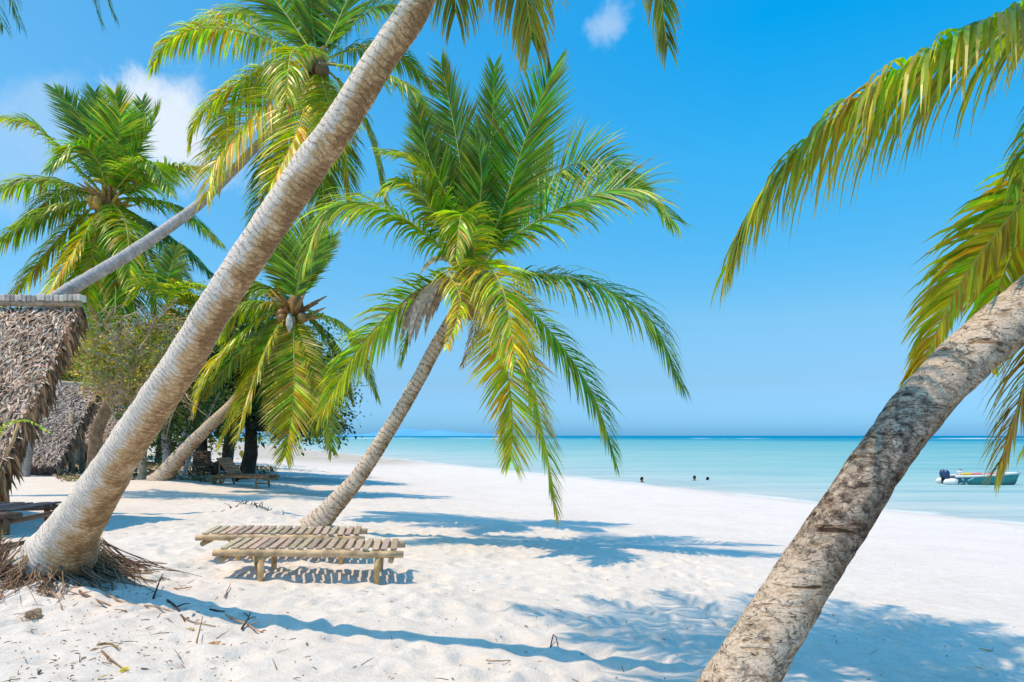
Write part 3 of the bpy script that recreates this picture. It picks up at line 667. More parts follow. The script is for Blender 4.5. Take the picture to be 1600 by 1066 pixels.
for pts, dd, kw in (
    ([(400, 55), (320, 44), (265, 62), (237, 104)], -.4, dict(leaf=.72, droop=1.0, yel=.4, roll=.2)),
    ([(435, 48), (385, 22), (330, 26), (290, 48)], 1.0, dict(leaf=.66, droop=.7, yel=.4)),
    ([(488, 40), (484, -20), (470, -80)], .6, dict(leaf=.95, droop=.2, yel=.1, roll=.15, tone=.2)),
    ([(530, 30), (560, -40), (590, -100)], .3, dict(leaf=.95, droop=.25, yel=.1, roll=.9)),
    ([(452, 30), (410, -20), (370, -50)], .8, dict(leaf=.85, droop=.35, yel=.15, roll=-.7)),
    ([(430, 100), (358, 138), (308, 185), (298, 224)], -.8, dict(leaf=.72, droop=.85, yel=.5, roll=.1)),
    ([(440, 140), (382, 195), (336, 255), (324, 306)], -1.0, dict(leaf=1.0, droop=.5, yel=.95, roll=-.8, tipdry=.3)),
    ([(482, 150), (460, 215), (422, 292)], -1.2, dict(leaf=.95, droop=.35, yel=.75, roll=-.3)),
    ([(498, 170), (502, 260), (508, 335)], .8, dict(leaf=.85, droop=.5, yel=.2, tone=.6)),
    ([(455, 170), (420, 270), (392, 362)], .8, dict(leaf=.8, droop=.5, yel=.15, tone=.5)),
    ([(560, 108), (632, 132), (694, 212)], -.5, dict(leaf=.8, droop=.8, yel=.25, roll=.3)),
    ([(540, 140), (578, 215), (603, 328)], .1, dict(leaf=.75, droop=.6, yel=.3, tone=.3, tipdry=.4)),
    ([(560, 75), (620, 80), (680, 140)], 1.1, dict(leaf=.75, droop=.8, yel=.15, tone=.3)),
    ([(482, 78), (455, 85), (448, 165)], -2.0, dict(leaf=.75, droop=.7, yel=.42)),
    ([(520, 160), (540, 240), (548, 330)], .5, dict(leaf=.75, droop=.5, yel=.2, tone=.5)),
    ([(510, 150), (520, 190), (500, 260)], -1.8, dict(leaf=.8, droop=.5, yel=.5)),
    ([(540, 50), (590, 10), (650, 10)], .9, dict(leaf=.8, droop=.6, yel=.1, tone=.3)),
    ([(420, 120), (350, 190), (340, 290)], .9, dict(leaf=.8, droop=.7, yel=.2, tone=.5))):
    kw.update(K); px_frond(T5, C5, D5, pts, dd, **kw)
coconuts(T5, C5+V((.1, -.1, -.15)), 6, .12, .28, (.16, .10, .06))

# ---- palm behind the huts on the left ------------------------------------------------------------
D4 = 25.0
b4 = at(36, 745, D4); b4.z = gz(b4.x, b4.y)-.1
T4 = empty('palm_tree', (b4.x, b4.y, b4.z+.1), 'bushy round-crowned palm standing behind the thatched huts at the left', 'palm tree', 'coconut palms on the beach')
tp = [b4, at(52, 640, D4), at(92, 525, D4), at(136, 420, D4), at(168, 325, D4)]
trunk(T4, tp, [.21, .19, .175, .165, .16], M_TRUNK4, ring=.14, nv=16, row=.06, amp=.03)
C4 = at(170, 312, D4)
crown_heart(T4, C4, V((.1, 0, 1)), .36, spikes=16, colr=((.62, .38, .07), (.24, .16, .08)), ln_=.9)
K = dict(n=72, w=.09, rib=.05)
for pts, dd, kw in (
    ([(120, 262), (58, 200), (2, 184)], -.5, dict(leaf=.9, droop=.6, yel=.35)),
    ([(148, 230), (122, 178), (87, 141)], .6, dict(leaf=.95, droop=.25, yel=.05, roll=-.6, tone=.5)),
    ([(182, 240), (188, 190), (180, 148)], -1.4, dict(leaf=1.0, droop=.3, yel=.18)),
    ([(205, 250), (232, 205), (248, 172)], -.6, dict(leaf=.95, droop=.3, yel=.15, roll=.7)),
    ([(215, 290), (265, 262), (322, 262)], -.6, dict(leaf=.85, droop=.7, yel=.4)),
    ([(152, 250), (122, 228), (80, 262)], -1.6, dict(leaf=1.0, droop=.6, yel=.2)),
    ([(110, 290), (50, 282), (-20, 300)], -.3, dict(leaf=1.0, droop=.8, yel=.3)),
    ([(120, 318), (60, 338), (-25, 392)], -.8, dict(leaf=.95, droop=.9, yel=.3, tone=.2)),
    ([(130, 335), (72, 395), (4, 480)], -.6, dict(leaf=.95, droop=.7, yel=.45, tone=.1)),
    ([(142, 350), (108, 405), (58, 485)], -1.6, dict(leaf=1.0, droop=.5, yel=.68)),
    ([(168, 370), (166, 440), (165, 525)], .5, dict(leaf=.9, droop=.4, yel=.2, tone=.5)),
    ([(185, 360), (205, 440), (222, 540)], -.5, dict(leaf=.85, droop=.4, yel=.2, tone=.55)),
    ([(210, 335), (270, 375), (335, 432)], .3, dict(leaf=1.0, droop=.7, yel=.15, tone=.4)),
    ([(220, 312), (280, 325), (345, 380)], -.7, dict(leaf=.95, droop=.8, yel=.3)),
    ([(190, 335), (200, 370), (202, 445)], -2.2, dict(leaf=1.0, droop=.5, yel=.4)),
    ([(160, 235), (158, 185), (148, 145)], 1.2, dict(leaf=.95, droop=.2, yel=.05, tone=.5)),
    ([(205, 350), (245, 420), (272, 505)], .6, dict(leaf=.9, droop=.5, yel=.12, tone=.6)),
    ([(150, 350), (130, 420), (118, 500)], .7, dict(leaf=.9, droop=.5, yel=.2, tone=.6)),
    ([(195, 240), (215, 190), (222, 160)], 1.4, dict(leaf=.9, droop=.2, yel=.05, tone=.5)),
    ([(205, 270), (240, 255), (265, 300)], -1.8, dict(leaf=.9, droop=.6, yel=.25)),
    ([(178, 350), (190, 430), (188, 545)], -1.2, dict(leaf=.9, droop=.4, yel=.3, tone=.2)),
    ([(195, 345), (235, 420), (250, 530)], -1.0, dict(leaf=.9, droop=.4, yel=.35, tone=.2)),
    ([(155, 345), (140, 440), (140, 540)], -1.0, dict(leaf=.9, droop=.4, yel=.5)),
    ([(205, 335), (265, 395), (305, 490)], -.6, dict(leaf=.9, droop=.5, yel=.3, tone=.3)),
    ([(140, 345), (100, 420), (85, 500)], -.4, dict(leaf=.95, droop=.5, yel=.7)),
    ([(125, 300), (80, 310), (30, 350)], 1.0, dict(leaf=.9, droop=.8, yel=.1, tone=.6))):
    kw.update(K); kw['leaf'] *= 1.25; px_frond(T4, C4, D4, pts, dd*1.25, **kw)
coconuts(T4, C4+V((0, -.2, -.1)), 7, .17, .48, (.45, .26, .05))

# ---- low leaning palm ----------------------------------------------------------------------------
D6 = 20.6
b6 = at(246, 746, 21.4); b6.z = gz(b6.x, b6.y)-.1
T6 = empty('palm_tree', (b6.x, b6.y, b6.z+.1), 'low leaning palm whose hanging yellow-green fronds nearly brush the sand', 'palm tree', 'coconut palms on the beach')
tp = [b6, at(285, 708, 21.3), at(325, 668, 21.1), at(372, 622, 20.9), at(420, 555, 20.7), at(456, 490, D6)]
trunk(T6, tp, [.29, .215, .185, .16, .15, .14], M_TRUNK3, ring=.2, nv=20, row=.05, amp=.035, flare=.3)
C6 = at(460, 482, D6)
crown_heart(T6, C6, V((.2, 0, 1)), .3, spikes=22, colr=((.52, .30, .08), (.30, .15, .06)), ln_=.95)
for pts, dd, kw in (
    ([(466, 440), (474, 400), (492, 342)], -.8, dict(leaf=1.1, droop=.2, yel=.1, tone=.2, a0=65)),
    ([(448, 430), (436, 390), (418, 352)], .8, dict(leaf=.95, droop=.25, yel=.08, tone=.5, roll=-.5)),
    ([(478, 430), (500, 395), (520, 370)], .9, dict(leaf=.9, droop=.25, yel=.08, tone=.5, roll=.5)),
    ([(425, 474), (380, 480), (350, 522)], -.5, dict(leaf=1.0, droop=.8, yel=.3)),
    ([(420, 492), (365, 535), (322, 590), (306, 640)], -.9, dict(leaf=1.0, droop=.5, yel=.5, roll=-.2)),
    ([(438, 505), (405, 570), (372, 682)], -1.2, dict(leaf=1.0, droop=.3, yel=.35, tipdry=.4)),
    ([(459, 520), (459, 610), (446, 712)], -1.5, dict(leaf=1.15, droop=.2, yel=.45, tipdry=.6)),
    ([(475, 520), (503, 595), (517, 704)], -.9, dict(leaf=.95, droop=.3, yel=.4, tipdry=.35)),
    ([(490, 488), (545, 518), (588, 618)], -.2, dict(leaf=.95, droop=.7, yel=.25, tone=.2, tipdry=.3)),
    ([(488, 500), (522, 545), (548, 620)], .8, dict(leaf=.9, droop=.6, yel=.15, tone=.5)),
    ([(420, 510), (360, 565), (322, 615)], .9, dict(leaf=.9, droop=.6, yel=.2, tone=.4)),
    ([(446, 510), (432, 580), (430, 668)], .6, dict(leaf=.9, droop=.4, yel=.2, tone=.6)),
    ([(430, 520), (385, 600), (345, 692)], -.3, dict(leaf=.85, droop=.5, yel=.7)),
    ([(470, 520), (480, 600), (490, 680)], .6, dict(leaf=.9, droop=.4, yel=.25, tone=.5)),
    ([(430, 455), (395, 445), (375, 470)], .8, dict(leaf=.9, droop=.7, yel=.15, tone=.3))):
    kw.update(K); kw['yel'] += .12; px_frond(T6, C6, D6, pts, dd, **kw)
coconuts(T6, C6+V((0, -.25, -.2)), 6, .15, .35, (.28, .16, .05))
mb = MB(); p = at(452, 498, 19.9); mb.tube([p+V((0, 0, .15)), p, p+V((0, 0, -.2)), p+V((0, 0, -.42))], [.03, .09, .11, .02], 8, (.62, .58, .5)); kid(mb, 'flower_spathe', M_DRY, T6)

# ---- palm outside the left edge, only its hanging tips come in ------------------------------------
D7 = 16.0
b7 = V((-16.5, 16.0, gz(-16.5, 16.0)-.1))
T7 = empty('palm_tree', (b7.x, b7.y, b7.z+.1), 'dark frond tips hanging into the top left corner', 'palm tree', 'coconut palms on the beach')
C7 = at(-190, -240, D7)
trunk(T7, [b7, V((-16.4, 16, 5)), V((-15.8, 16, 10)), C7-V((0, 0, .1))], [.24, .19, .17, .15], M_TRUNK4, ring=.13, nv=18, row=.06, amp=.03)
crown_heart(T7, C7, V((.2, 0, 1)), .2)
K = dict(n=60, w=.045, rib=.025)
px_frond(T7, C7, D7, [(-110, -190), (-20, -110), (30, 38)], -.3, leaf=.95, droop=.8, yel=.05, tone=.9, **K)
px_frond(T7, C7, D7, [(-130, -170), (-40, -90), (4, 40)], -.8, leaf=1.0, droop=.7, yel=.05, tone=.9, **K)
px_frond(T7, C7, D7, [(-40, -240), (110, -130), (176, 20)], .9, leaf=1.0, droop=.7, yel=.05, tone=.9, **K)
px_frond(T7, C7, D7, [(-60, -260), (100, -150), (156, 30)], .3, leaf=.95, droop=.8, yel=.05, tone=.9, **K)
for az, el, ln_, dp in ((180, 30, 3, 1.5), (215, 35, 3, 1.5), (150, 35, 3, 1.4), (255, 45, 2.6, 1), (90, 70, 2.4, .3)):
    az_frond(T7, C7, az, el, ln_, dp, leaf=.65, droop=.6, yel=.15, tone=.3, **K)

# ------------------------------------------------------------------ huts
def thatch(mb, A, B, Cc, Dd, n, sz=.15, w=.05, cols=((.55, .40, .30), (.38, .25, .17), (.70, .55, .43)), lift=.05):
    """curled leaf strips over the quad ridge A-B, eave D-C"""
    nrm = (B-A).cross(Dd-A).normalized()
    if nrm.y > 0 and abs(nrm.y) > .1: nrm = -nrm
    if nrm.z < 0 and abs(nrm.y) < .1: nrm = -nrm
    for k in range(n):
        u = random.random(); v = random.random()
        top = A.lerp(B, u); bot = Dd.lerp(Cc, u); p = top.lerp(bot, v)
        dn = (bot-top).normalized(); rt = dn.cross(nrm)
        a = random.gauss(0, .65); d = dn*math.cos(a)+rt*math.sin(a)
        s = sz*random.uniform(.6, 1.4); pts = []; W = []
        p = p+nrm*random.uniform(.0, lift); dd = (d+nrm*random.uniform(.0, .7)).normalized()
        tw = random.uniform(-.7, .7)
        for q in range(4):
            pts.append(p.copy()); W.append((Matrix.Rotation(tw, 3, dd) @ dd.cross(nrm)).normalized())
            p = p+dd*s/3; dd = (dd-nrm*.28+UP*-.08).normalized()
        c = random.choice(cols); wv = w*random.uniform(.6, 1.3)
        mb.strip(pts, W, [wv*.7, wv, wv*.8, wv*.25], vary(mix(c, (.12, .08, .06), .75*(random.random() < .35)), .25), vary(c, .3))
    return nrm

def slab(mb, A, B, Cc, Dd, nrm, th, c):
    i = [mb.add(p, c) for p in (A, B, Cc, Dd)]; j = [mb.add(p-nrm*th, c) for p in (A, B, Cc, Dd)]
    mb.face(i); mb.face(j[::-1])
    for k in range(4): mb.face((i[k], j[k], j[(k+1) % 4], i[(k+1) % 4]))

def fringe(mb, P, Q, n, ln_, w, c, out):
    for k in range(n):
        p = P.lerp(Q, random.random())+V((random.uniform(-.05, .05), random.uniform(-.08, .08), random.uniform(-.05, .05)))
        d = (out*random.uniform(.0, .5)+V((random.uniform(-.3, .3), random.uniform(-.3, .3), -1))).normalized(); pts = []; W = []
        ll = ln_*random.uniform(.5, 1.3)
        for q in range(4):
            pts.append(p.copy()); W.append(d.cross(V((random.uniform(-.4, .4), -1, .3))).normalized()); p = p+d*ll/3; d = (d+V((random.uniform(-.2, .2), 0, -.3))).normalized()
        mb.strip(pts, W, [w, w*1.1, w*.8, 0], vary(c, .35), vary(mix(c, (.45, .30, .16), .4), .3))

# near shelter
A = V((-13.0, 12.0, 3.86)); B = at(128, 482, 12.0); Cc = at(-12, 762, 9.75); Dd = V((-12.4, 9.75, Cc.z))
g1 = gz(-9, 11)
H1 = empty('thatched_hut', (-9.2, 10.9, g1), 'nearest thatched shelter with a capped ridge pole, cut by the left edge', 'hut', 'thatched huts by the trees')
mb = MB(); nrm = ((B-A).cross(Dd-A)).normalized()
if nrm.y > 0: nrm = -nrm
slab(mb, A, B, Cc, Dd, nrm, .10, (.16, .11, .08))
Bk = V((-10.2, 13.5, 1.1)); Ak = V((-13.0, 13.5, 1.1)); n2 = V((0, .9, .45))
slab(mb, A+V((0, .12, -.02)), B+V((-.25, .12, -.05)), Bk, Ak, n2, .08, (.18, .13, .09))
A2 = A.lerp(B, .42); D2_ = Dd.lerp(Cc, .42)
thatch(mb, A2, B, Cc, D2_, 15000, .135, .036)
kid(mb, 'roof', M_THATCH, H1)
mb = MB(); fringe(mb, B+V((0.02, -.05, -.02)), Cc+V((.02, 0, 0)), 420, .34, .045, (.24, .13, .07), V((1, 0, 0))); fringe(mb, D2_, Cc, 300, .3, .05, (.26, .16, .09), V((0, -1, 0)))
kid(mb, 'verge_fringe', M_THATCH, H1)
mb = MB()
mb.tube([A+V((0, -.1, .07)), A.lerp(B, .5)+V((0, -.1, .075)), B+V((.05, -.1, .06))], .055, 8, (.42, .30, .20))
kid(mb, 'ridge_pole', M_POLE, H1)
mb = MB(); x = B.x+.04
while x > -11.4:
    ww = random.uniform(.05, .085); zt = B.z+.2+random.uniform(-.015, .015)+(B.x-x)*.005
    mb.box((x, 11.93, zt-.05), ww, .2, .11, Matrix.Rotation(random.uniform(-.08, .08), 3, 'Y'), vary((.56, .48, .42), .25), .008); x -= ww+.008
kid(mb, 'ridge_cap', M_THATCH, H1)
for px, yy in ((6, 9.95), (-150, 9.95)):
    p = at(px, 700, yy); zg = gz(p.x, p.y)
    zt = Cc.z+(yy-9.75)*(B.z-Cc.z)/(12-9.75)-.2
    mb = MB(); mb.tube([V((p.x, yy, zg-.1)), V((p.x+.02, yy, (zg+zt)/2)), V((p.x-.01, yy, zt))], [.07, .062, .06], 8, (.26, .16, .09), jit=.05); kid(mb, 'post', M_BARK, H1)
mb = MB(); mb.tube([at(8, 712, 9.8), at(20, 690, 9.8), at(29, 662, 9.85)], .022, 6, (.52, .33, .17)); kid(mb, 'prop_stick', M_POLE, H1)

# sprig of green by the eave
sp = at(24, 700, 9.6)
SPR = empty('palm_seedling', (sp.x, sp.y, gz(sp.x, sp.y)), 'small bright green palm leaf arching beside the near shelter', 'seedling')
frond(SPR, [V((sp.x-.25, sp.y+.1, gz(sp.x, sp.y)-.02)), at(-6, 690, 9.65), at(34, 656, 9.6), at(78, 675, 9.5)], leaf=.14, n=46, w=.028, droop=.7, yel=.28, start=.55, rib=.009)

# second hut
A = at(20, 596, 29); B = at(156, 605, 29); Cc = at(90, 727, 25.6); Dd = at(-60, 722, 25.6)
H2 = empty('thatched_hut', (-19, 27.5, gz(-19, 27.5)), 'second thatched hut in half shade, its steep roof coming down to the sand', 'hut', 'thatched huts by the trees')
mb = MB(); nrm = ((B-A).cross(Dd-A)).normalized()
if nrm.y > 0: nrm = -nrm
slab(mb, A, B, Cc, Dd, nrm, .2, (.14, .11, .10))
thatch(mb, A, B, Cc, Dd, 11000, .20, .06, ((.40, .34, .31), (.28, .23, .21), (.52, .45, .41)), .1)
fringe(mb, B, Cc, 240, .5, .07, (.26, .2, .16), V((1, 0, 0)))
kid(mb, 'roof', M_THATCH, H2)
mb = MB(); mb.tube([A+V((0, 0, .08)), B+V((.05, 0, .06))], .1, 8, (.52, .46, .43), jit=.08); kid(mb, 'ridge_cap', M_THATCH, H2)
mb = MB()
zg = gz(-18, 26); Wl = [V((Dd.x, 25.9, zg-.1)), V((Cc.x-.15, 25.9, zg-.1)), V((Cc.x-.15, 25.9, Cc.z+.1)), V((Dd.x, 25.9, Cc.z+.1))]
slab(mb, Wl[3], Wl[2], Wl[1], Wl[0], V((0, -1, 0)), .12, (.13, .10, .09))
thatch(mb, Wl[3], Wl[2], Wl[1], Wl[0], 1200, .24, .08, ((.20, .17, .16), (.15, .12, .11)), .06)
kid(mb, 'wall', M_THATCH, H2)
for px, yy in ((112, 27.2), (128, 28.6)):
    p = at(px, 700, yy); zg = gz(p.x, yy); mb = MB(); mb.tube([V((p.x, yy, zg-.1)), V((p.x, yy, 2.4+zg))], [.12, .1], 8, (.34, .28, .22), jit=.08); kid(mb, 'post', M_BARK, H2)

# third hut
A = at(120, 626, 34); B = at(194, 640, 34); Cc = at(176, 694, 31.5); Dd = at(100, 690, 31.5)
H3 = empty('thatched_hut', (-20.5, 33, gz(-20.5, 33)), 'farthest and smallest thatched hut, half hidden behind the thick leaning trunk', 'hut', 'thatched huts by the trees')
mb = MB(); nrm = ((B-A).cross(Dd-A)).normalized()
if nrm.y > 0: nrm = -nrm
slab(mb, A, B, Cc, Dd, nrm, .2, (.2, .15, .12))
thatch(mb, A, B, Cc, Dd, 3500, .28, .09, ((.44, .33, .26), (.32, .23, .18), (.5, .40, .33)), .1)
fringe(mb, Dd, Cc, 160, .4, .07, (.2, .14, .1), V((0, -1, 0)))
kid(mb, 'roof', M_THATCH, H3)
mb = MB(); mb.tube([A+V((0, 0, .08)), B+V((.05, 0, .06))], .09, 8, (.5, .45, .43), jit=.08); kid(mb, 'ridge_cap', M_THATCH, H3)
for px in (112, 140, 172):
    p = at(px, 700, 31.8); zg = gz(p.x, 31.8); mb = MB(); mb.tube([V((p.x, 31.8, zg-.1)), V((p.x, 31.8, Cc.z+.1))], [.11, .1], 8, (.24, .19, .15), jit=.08); kid(mb, 'post', M_BARK, H3)

# ------------------------------------------------------------------ background trees
def crown(mb, blobs, n, size, cols, flat=.35):
    """many small leaves in clumps; blobs = (centre, rx, ry, rz)"""
    wts = [b[1]*b[2]*b[3] for b in blobs]
    sub = []
    for _ in range(max(10, n//22)):
        c, rx, ry, rz = random.choices(blobs, wts)[0]
        while True:
            d = V((random.uniform(-1, 1), random.uniform(-1, 1), random.uniform(-1, 1)))
            if .25 < d.length < 1: break
        d = d*(d.length**-.35)
        sub.append((c+V((d.x*rx, d.y*ry, d.z*rz)), random.choice(cols), random.uniform(.7, 1.25)))
    for k in range(n):
        c, cc, sh = random.choice(sub)
        p = c+V((random.gauss(0, 1), random.gauss(0, 1), random.gauss(0, .7)))*size*2.1
        d = V((random.uniform(-1, 1), random.uniform(-1, 1), random.uniform(-.8, .5))).normalized()
        s = size*random.uniform(.6, 1.3); W = d.cross(V((random.uniform(-.5, .5), random.uniform(-.5, .5), 1))).normalized()
        c2 = vary(tuple(x*sh for x in cc), .25)
        q = p+d*s*.5+UP*s*.08; e = p+d*s-UP*s*flat*.3
        mb.strip([p, q, e], [W, W, W], [s*.15, s*.62, 0], c2)

def limbs(mb, base, targets, r0, c, wob=.25):
    for t in targets:
        pts = [base]; n = 5
        for q in range(1, n+1):
            f = q/n; p = base.lerp(t, f)+V((random.uniform(-1, 1), random.uniform(-1, 1), random.uniform(-.3, .6)))*wob*(q < n); pts.append(p)
        mb.tube(pts, [r0*(1-.8*k/n) for k in range(n+1)], 7, vary(c, .2), jit=.06)

def tree(name, label, cat, base, fork, blobs, n, size, cols, r, bark, group=None, ntw=8, wob=.3):
    root = empty(name, (base.x, base.y, gz(base.x, base.y)), label, cat, group)
    mb = MB(); b = V((base.x, base.y, gz(base.x, base.y)-.15))
    mid = b.lerp(fork, .5)+V((random.uniform(-.2, .2), 0, 0))*r*4
    mb.tube([b, b.lerp(mid, .3), mid, fork], [r*1.5, r*1.1, r, r*.8], 10, bark, jit=.07)
    limbs(mb, fork, [bl[0] for bl in blobs], r*.6, bark, wob)
    for k in range(ntw):
        bl = random.choice(blobs)
        limbs(mb, fork.lerp(bl[0], .6), [bl[0]+V((random.uniform(-1, 1)*bl[1], random.uniform(-1, 1)*bl[2], random.uniform(-.9, .9)*bl[3]))], r*.2, bark, wob*.6)
    kid(mb, 'trunk', M_BARK, root)
    mb = MB(); crown(mb, blobs, n, size, cols); kid(mb, 'crown', M_BROAD, root)
    return root

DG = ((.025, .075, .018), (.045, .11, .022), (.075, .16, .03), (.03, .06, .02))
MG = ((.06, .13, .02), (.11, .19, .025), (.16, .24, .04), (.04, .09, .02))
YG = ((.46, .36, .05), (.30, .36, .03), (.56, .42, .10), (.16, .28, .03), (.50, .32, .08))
D = 28.0
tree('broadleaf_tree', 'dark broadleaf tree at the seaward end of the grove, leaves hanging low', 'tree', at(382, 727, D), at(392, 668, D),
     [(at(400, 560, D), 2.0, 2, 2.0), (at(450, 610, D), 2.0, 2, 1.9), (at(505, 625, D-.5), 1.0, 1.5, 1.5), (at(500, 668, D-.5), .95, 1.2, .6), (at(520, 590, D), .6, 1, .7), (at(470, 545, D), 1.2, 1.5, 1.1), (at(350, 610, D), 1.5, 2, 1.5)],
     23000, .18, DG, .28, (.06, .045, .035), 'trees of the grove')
D = 32.0
tree('broadleaf_tree', 'taller pale green broadleaf tree rising behind the low leaning palm', 'tree', at(352, 724, D), at(360, 640, D),
     [(at(395, 490, D), 1.4, 1.6, 1.2), (at(350, 520, D), 1.8, 2, 1.8), (at(420, 540, D), 1.6, 2, 1.5), (at(320, 580, D), 2.0, 2, 2.0)], 9000, .2, MG, .25, (.12, .09, .06), 'trees of the grove')
D = 30.0
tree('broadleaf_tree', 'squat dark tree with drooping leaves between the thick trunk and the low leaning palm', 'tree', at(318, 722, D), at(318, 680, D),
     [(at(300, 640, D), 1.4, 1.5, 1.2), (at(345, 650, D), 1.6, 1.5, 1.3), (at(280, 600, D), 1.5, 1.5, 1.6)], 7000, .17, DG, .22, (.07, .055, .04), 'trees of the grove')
D = 22.0
tree('shrub_tree', 'yellow-green thicket tree with a tangle of bare twigs above the second hut', 'tree', at(222, 738, D), at(220, 650, D),
     [(at(190, 560, D), 1.2, .9, .8), (at(262, 540, D), 1.3, .9, .9), (at(140, 560, D), .9, .7, .7), (at(275, 600, D), 1.1, .8, .8), (at(215, 610, D), 1.1, .8, .7), (at(310, 500, D), .8, .7, .7)],
     12000, .13, YG, .12, (.50, .38, .26), 'trees of the grove', ntw=70, wob=.4)
D = 17.2
tree('shrub_tree', 'sunny yellow scrub with dry twigs in front of the bare leaning tree', 'bush', at(178, 742, D), at(192, 680, D),
     [(at(178, 600, D), .5, .5, .35), (at(236, 585, D), .6, .5, .4), (at(268, 545, D), .5, .5, .4), (at(150, 572, D), .4, .4, .35), (at(205, 560, D), .4, .4, .3)],
     1900, .10, YG, .05, (.55, .42, .28), 'trees of the grove', ntw=90, wob=.2)
D = 35.0
tree('shrub_tree', 'sunlit olive bush under the round-crowned palm, behind the nearest roof', 'tree', at(120, 730, D), at(125, 640, D),
     [(at(110, 560, D), 1.6, 1.5, 1.6), (at(60, 560, D), 1.6, 1.5, 1.6), (at(150, 520, D), 1.5, 1.5, 1.5), (at(20, 540, D), 1.8, 1.5, 1.8)], 8000, .2, YG+MG, .14, (.3, .24, .18), 'trees of the grove', ntw=30)
D = 22.0
tree('shrub_tree', 'low bright green bush at the foot of the thicket, right of the thick trunk', 'bush', at(272, 738, D), at(270, 700, D),
     [(at(255, 700, D), .5, .5, .4), (at(285, 640, D), .8, .7, .9), (at(270, 695, D), .5, .5, .35), (at(230, 640, D), .9, .7, .8)], 3000, .12, MG, .05, (.2, .16, .1), 'trees of the grove')
# bare leaning tree with crossing dry branches
D = 18.5
bl = at(146, 700, D)
LT = empty('dead_tree', (bl.x, bl.y, gz(bl.x, bl.y)), 'bare brown leaning tree with crossing dry branches, between the second hut and the thick trunk', 'dead tree')
mb = MB(); bb = V((bl.x, bl.y, gz(bl.x, bl.y)-.1))
mb.tube([bb, at(150, 676, D), at(172, 628, D), at(198, 572, D)], [.2, .17, .15, .13], 9, (.27, .18, .11), jit=.07)
kid(mb, 'trunk', M_BARK, LT)
mb = MB(); fk = at(198, 574, D)
for pts in ([(198, 574), (240, 545), (290, 512)], [(198, 574), (230, 530), (250, 480)], [(198, 574), (170, 560), (130, 545)], [(185, 600), (215, 585), (258, 580)], [(180, 610), (150, 580), (130, 590)],
            [(198, 574), (215, 550), (262, 545)], [(172, 628), (205, 605), (222, 560)], [(198, 574), (185, 540), (190, 500)]):
    pp = [at(x, y_, D+random.uniform(-.3, .3)) for x, y_ in pts]
    P, L = spline(pp, 8); mb.tube([p+V((random.uniform(-1, 1), 0, random.uniform(-1, 1)))*.04 for p in P], [.07*(1-.75*k/8) for k in range(9)], 6, vary((.33, .24, .16), .25), jit=.06)
for k in range(240):
    p = at(random.uniform(130, 300), random.uniform(490, 640), D+random.uniform(-1.2, .3)); d = V((random.gauss(.2, 1), random.gauss(0, .4), random.gauss(.2, .6))).normalized()
    ll = random.uniform(.4, 1.1); pts = [p]
    for q in range(4): d = (d+V((random.uniform(-.4, .4), random.uniform(-.3, .3), random.uniform(-.4, .4)))).normalized(); p = p+d*ll/4; pts.append(p)
    mb.tube(pts, [.018, .015, .012, .009, .004], 4, vary(mix((.78, .54, .32), (.36, .23, .12), random.random()), .2))
kid(mb, 'branch', M_BARK, LT)
# pale slender stems
for k, (x0, y0, x1, y1, lab) in enumerate(((262, 735, 300, 648, 'pale slender leaning stem nearest the thick trunk, in the grove undergrowth'), (283, 733, 322, 655, 'pale slender leaning stem closest to the low leaning palm trunk'), (258, 728, 259, 660, 'upright grey stem in the grove undergrowth beside the thick trunk'))):
    D = 23.5; p = at(x0, y0, D); zz = gz(p.x, p.y); e = at(x1, y1, D)
    root = empty('sapling', (p.x, p.y, zz), lab, 'sapling', 'bare saplings in the undergrowth')
    mb = MB(); P, L = spline([V((p.x, p.y, zz-.1)), p.lerp(e, .5)+V((.04, 0, .03)), e, e+(e-p)*.35+V((.1, 0, .2))], 10)
    mb.tube(P, [.085-.004*q for q in range(11)], 7, (.48, .44, .42), jit=.06); kid(mb, 'trunk', M_BARK, root)
    mb = MB(); crown(mb, [(P[-1], .6, .5, .5)], 260, .13, MG); kid(mb, 'crown', M_BROAD, root)
# young palm in the thicket
p = at(262, 700, 22); yz = gz(p.x, p.y)
YP = empty('young_palm', (p.x, p.y, yz), 'young palm with broad lime green fan fronds showing left of the thick trunk', 'palm tree')
C8 = at(262, 480, 22)
trunk(YP, [V((p.x, p.y, yz-.1)), at(258, 590, 22), C8], [.16, .13, .12], M_TRUNK4, ring=.14, nv=12, row=.1)
for pts, dd, kw in (([(270, 455), (290, 445), (330, 450)], -.6, dict(yel=.35)), ([(285, 470), (310, 465), (330, 490)], -.9, dict(yel=.45)), ([(250, 450), (230, 440), (200, 470)], -.4, dict(yel=.4, tone=.2)), ([(262, 440), (270, 410), (275, 390)], .5, dict(yel=.2, tone=.3)), ([(255, 500), (245, 520), (235, 560)], -.6, dict(yel=.55)), ([(275, 490), (295, 510), (300, 550)], -.6, dict(yel=.6))):
    px_frond(YP, C8, 22, pts, dd, leaf=.8, n=44, w=.08, droop=.4, rib=.03, **kw)

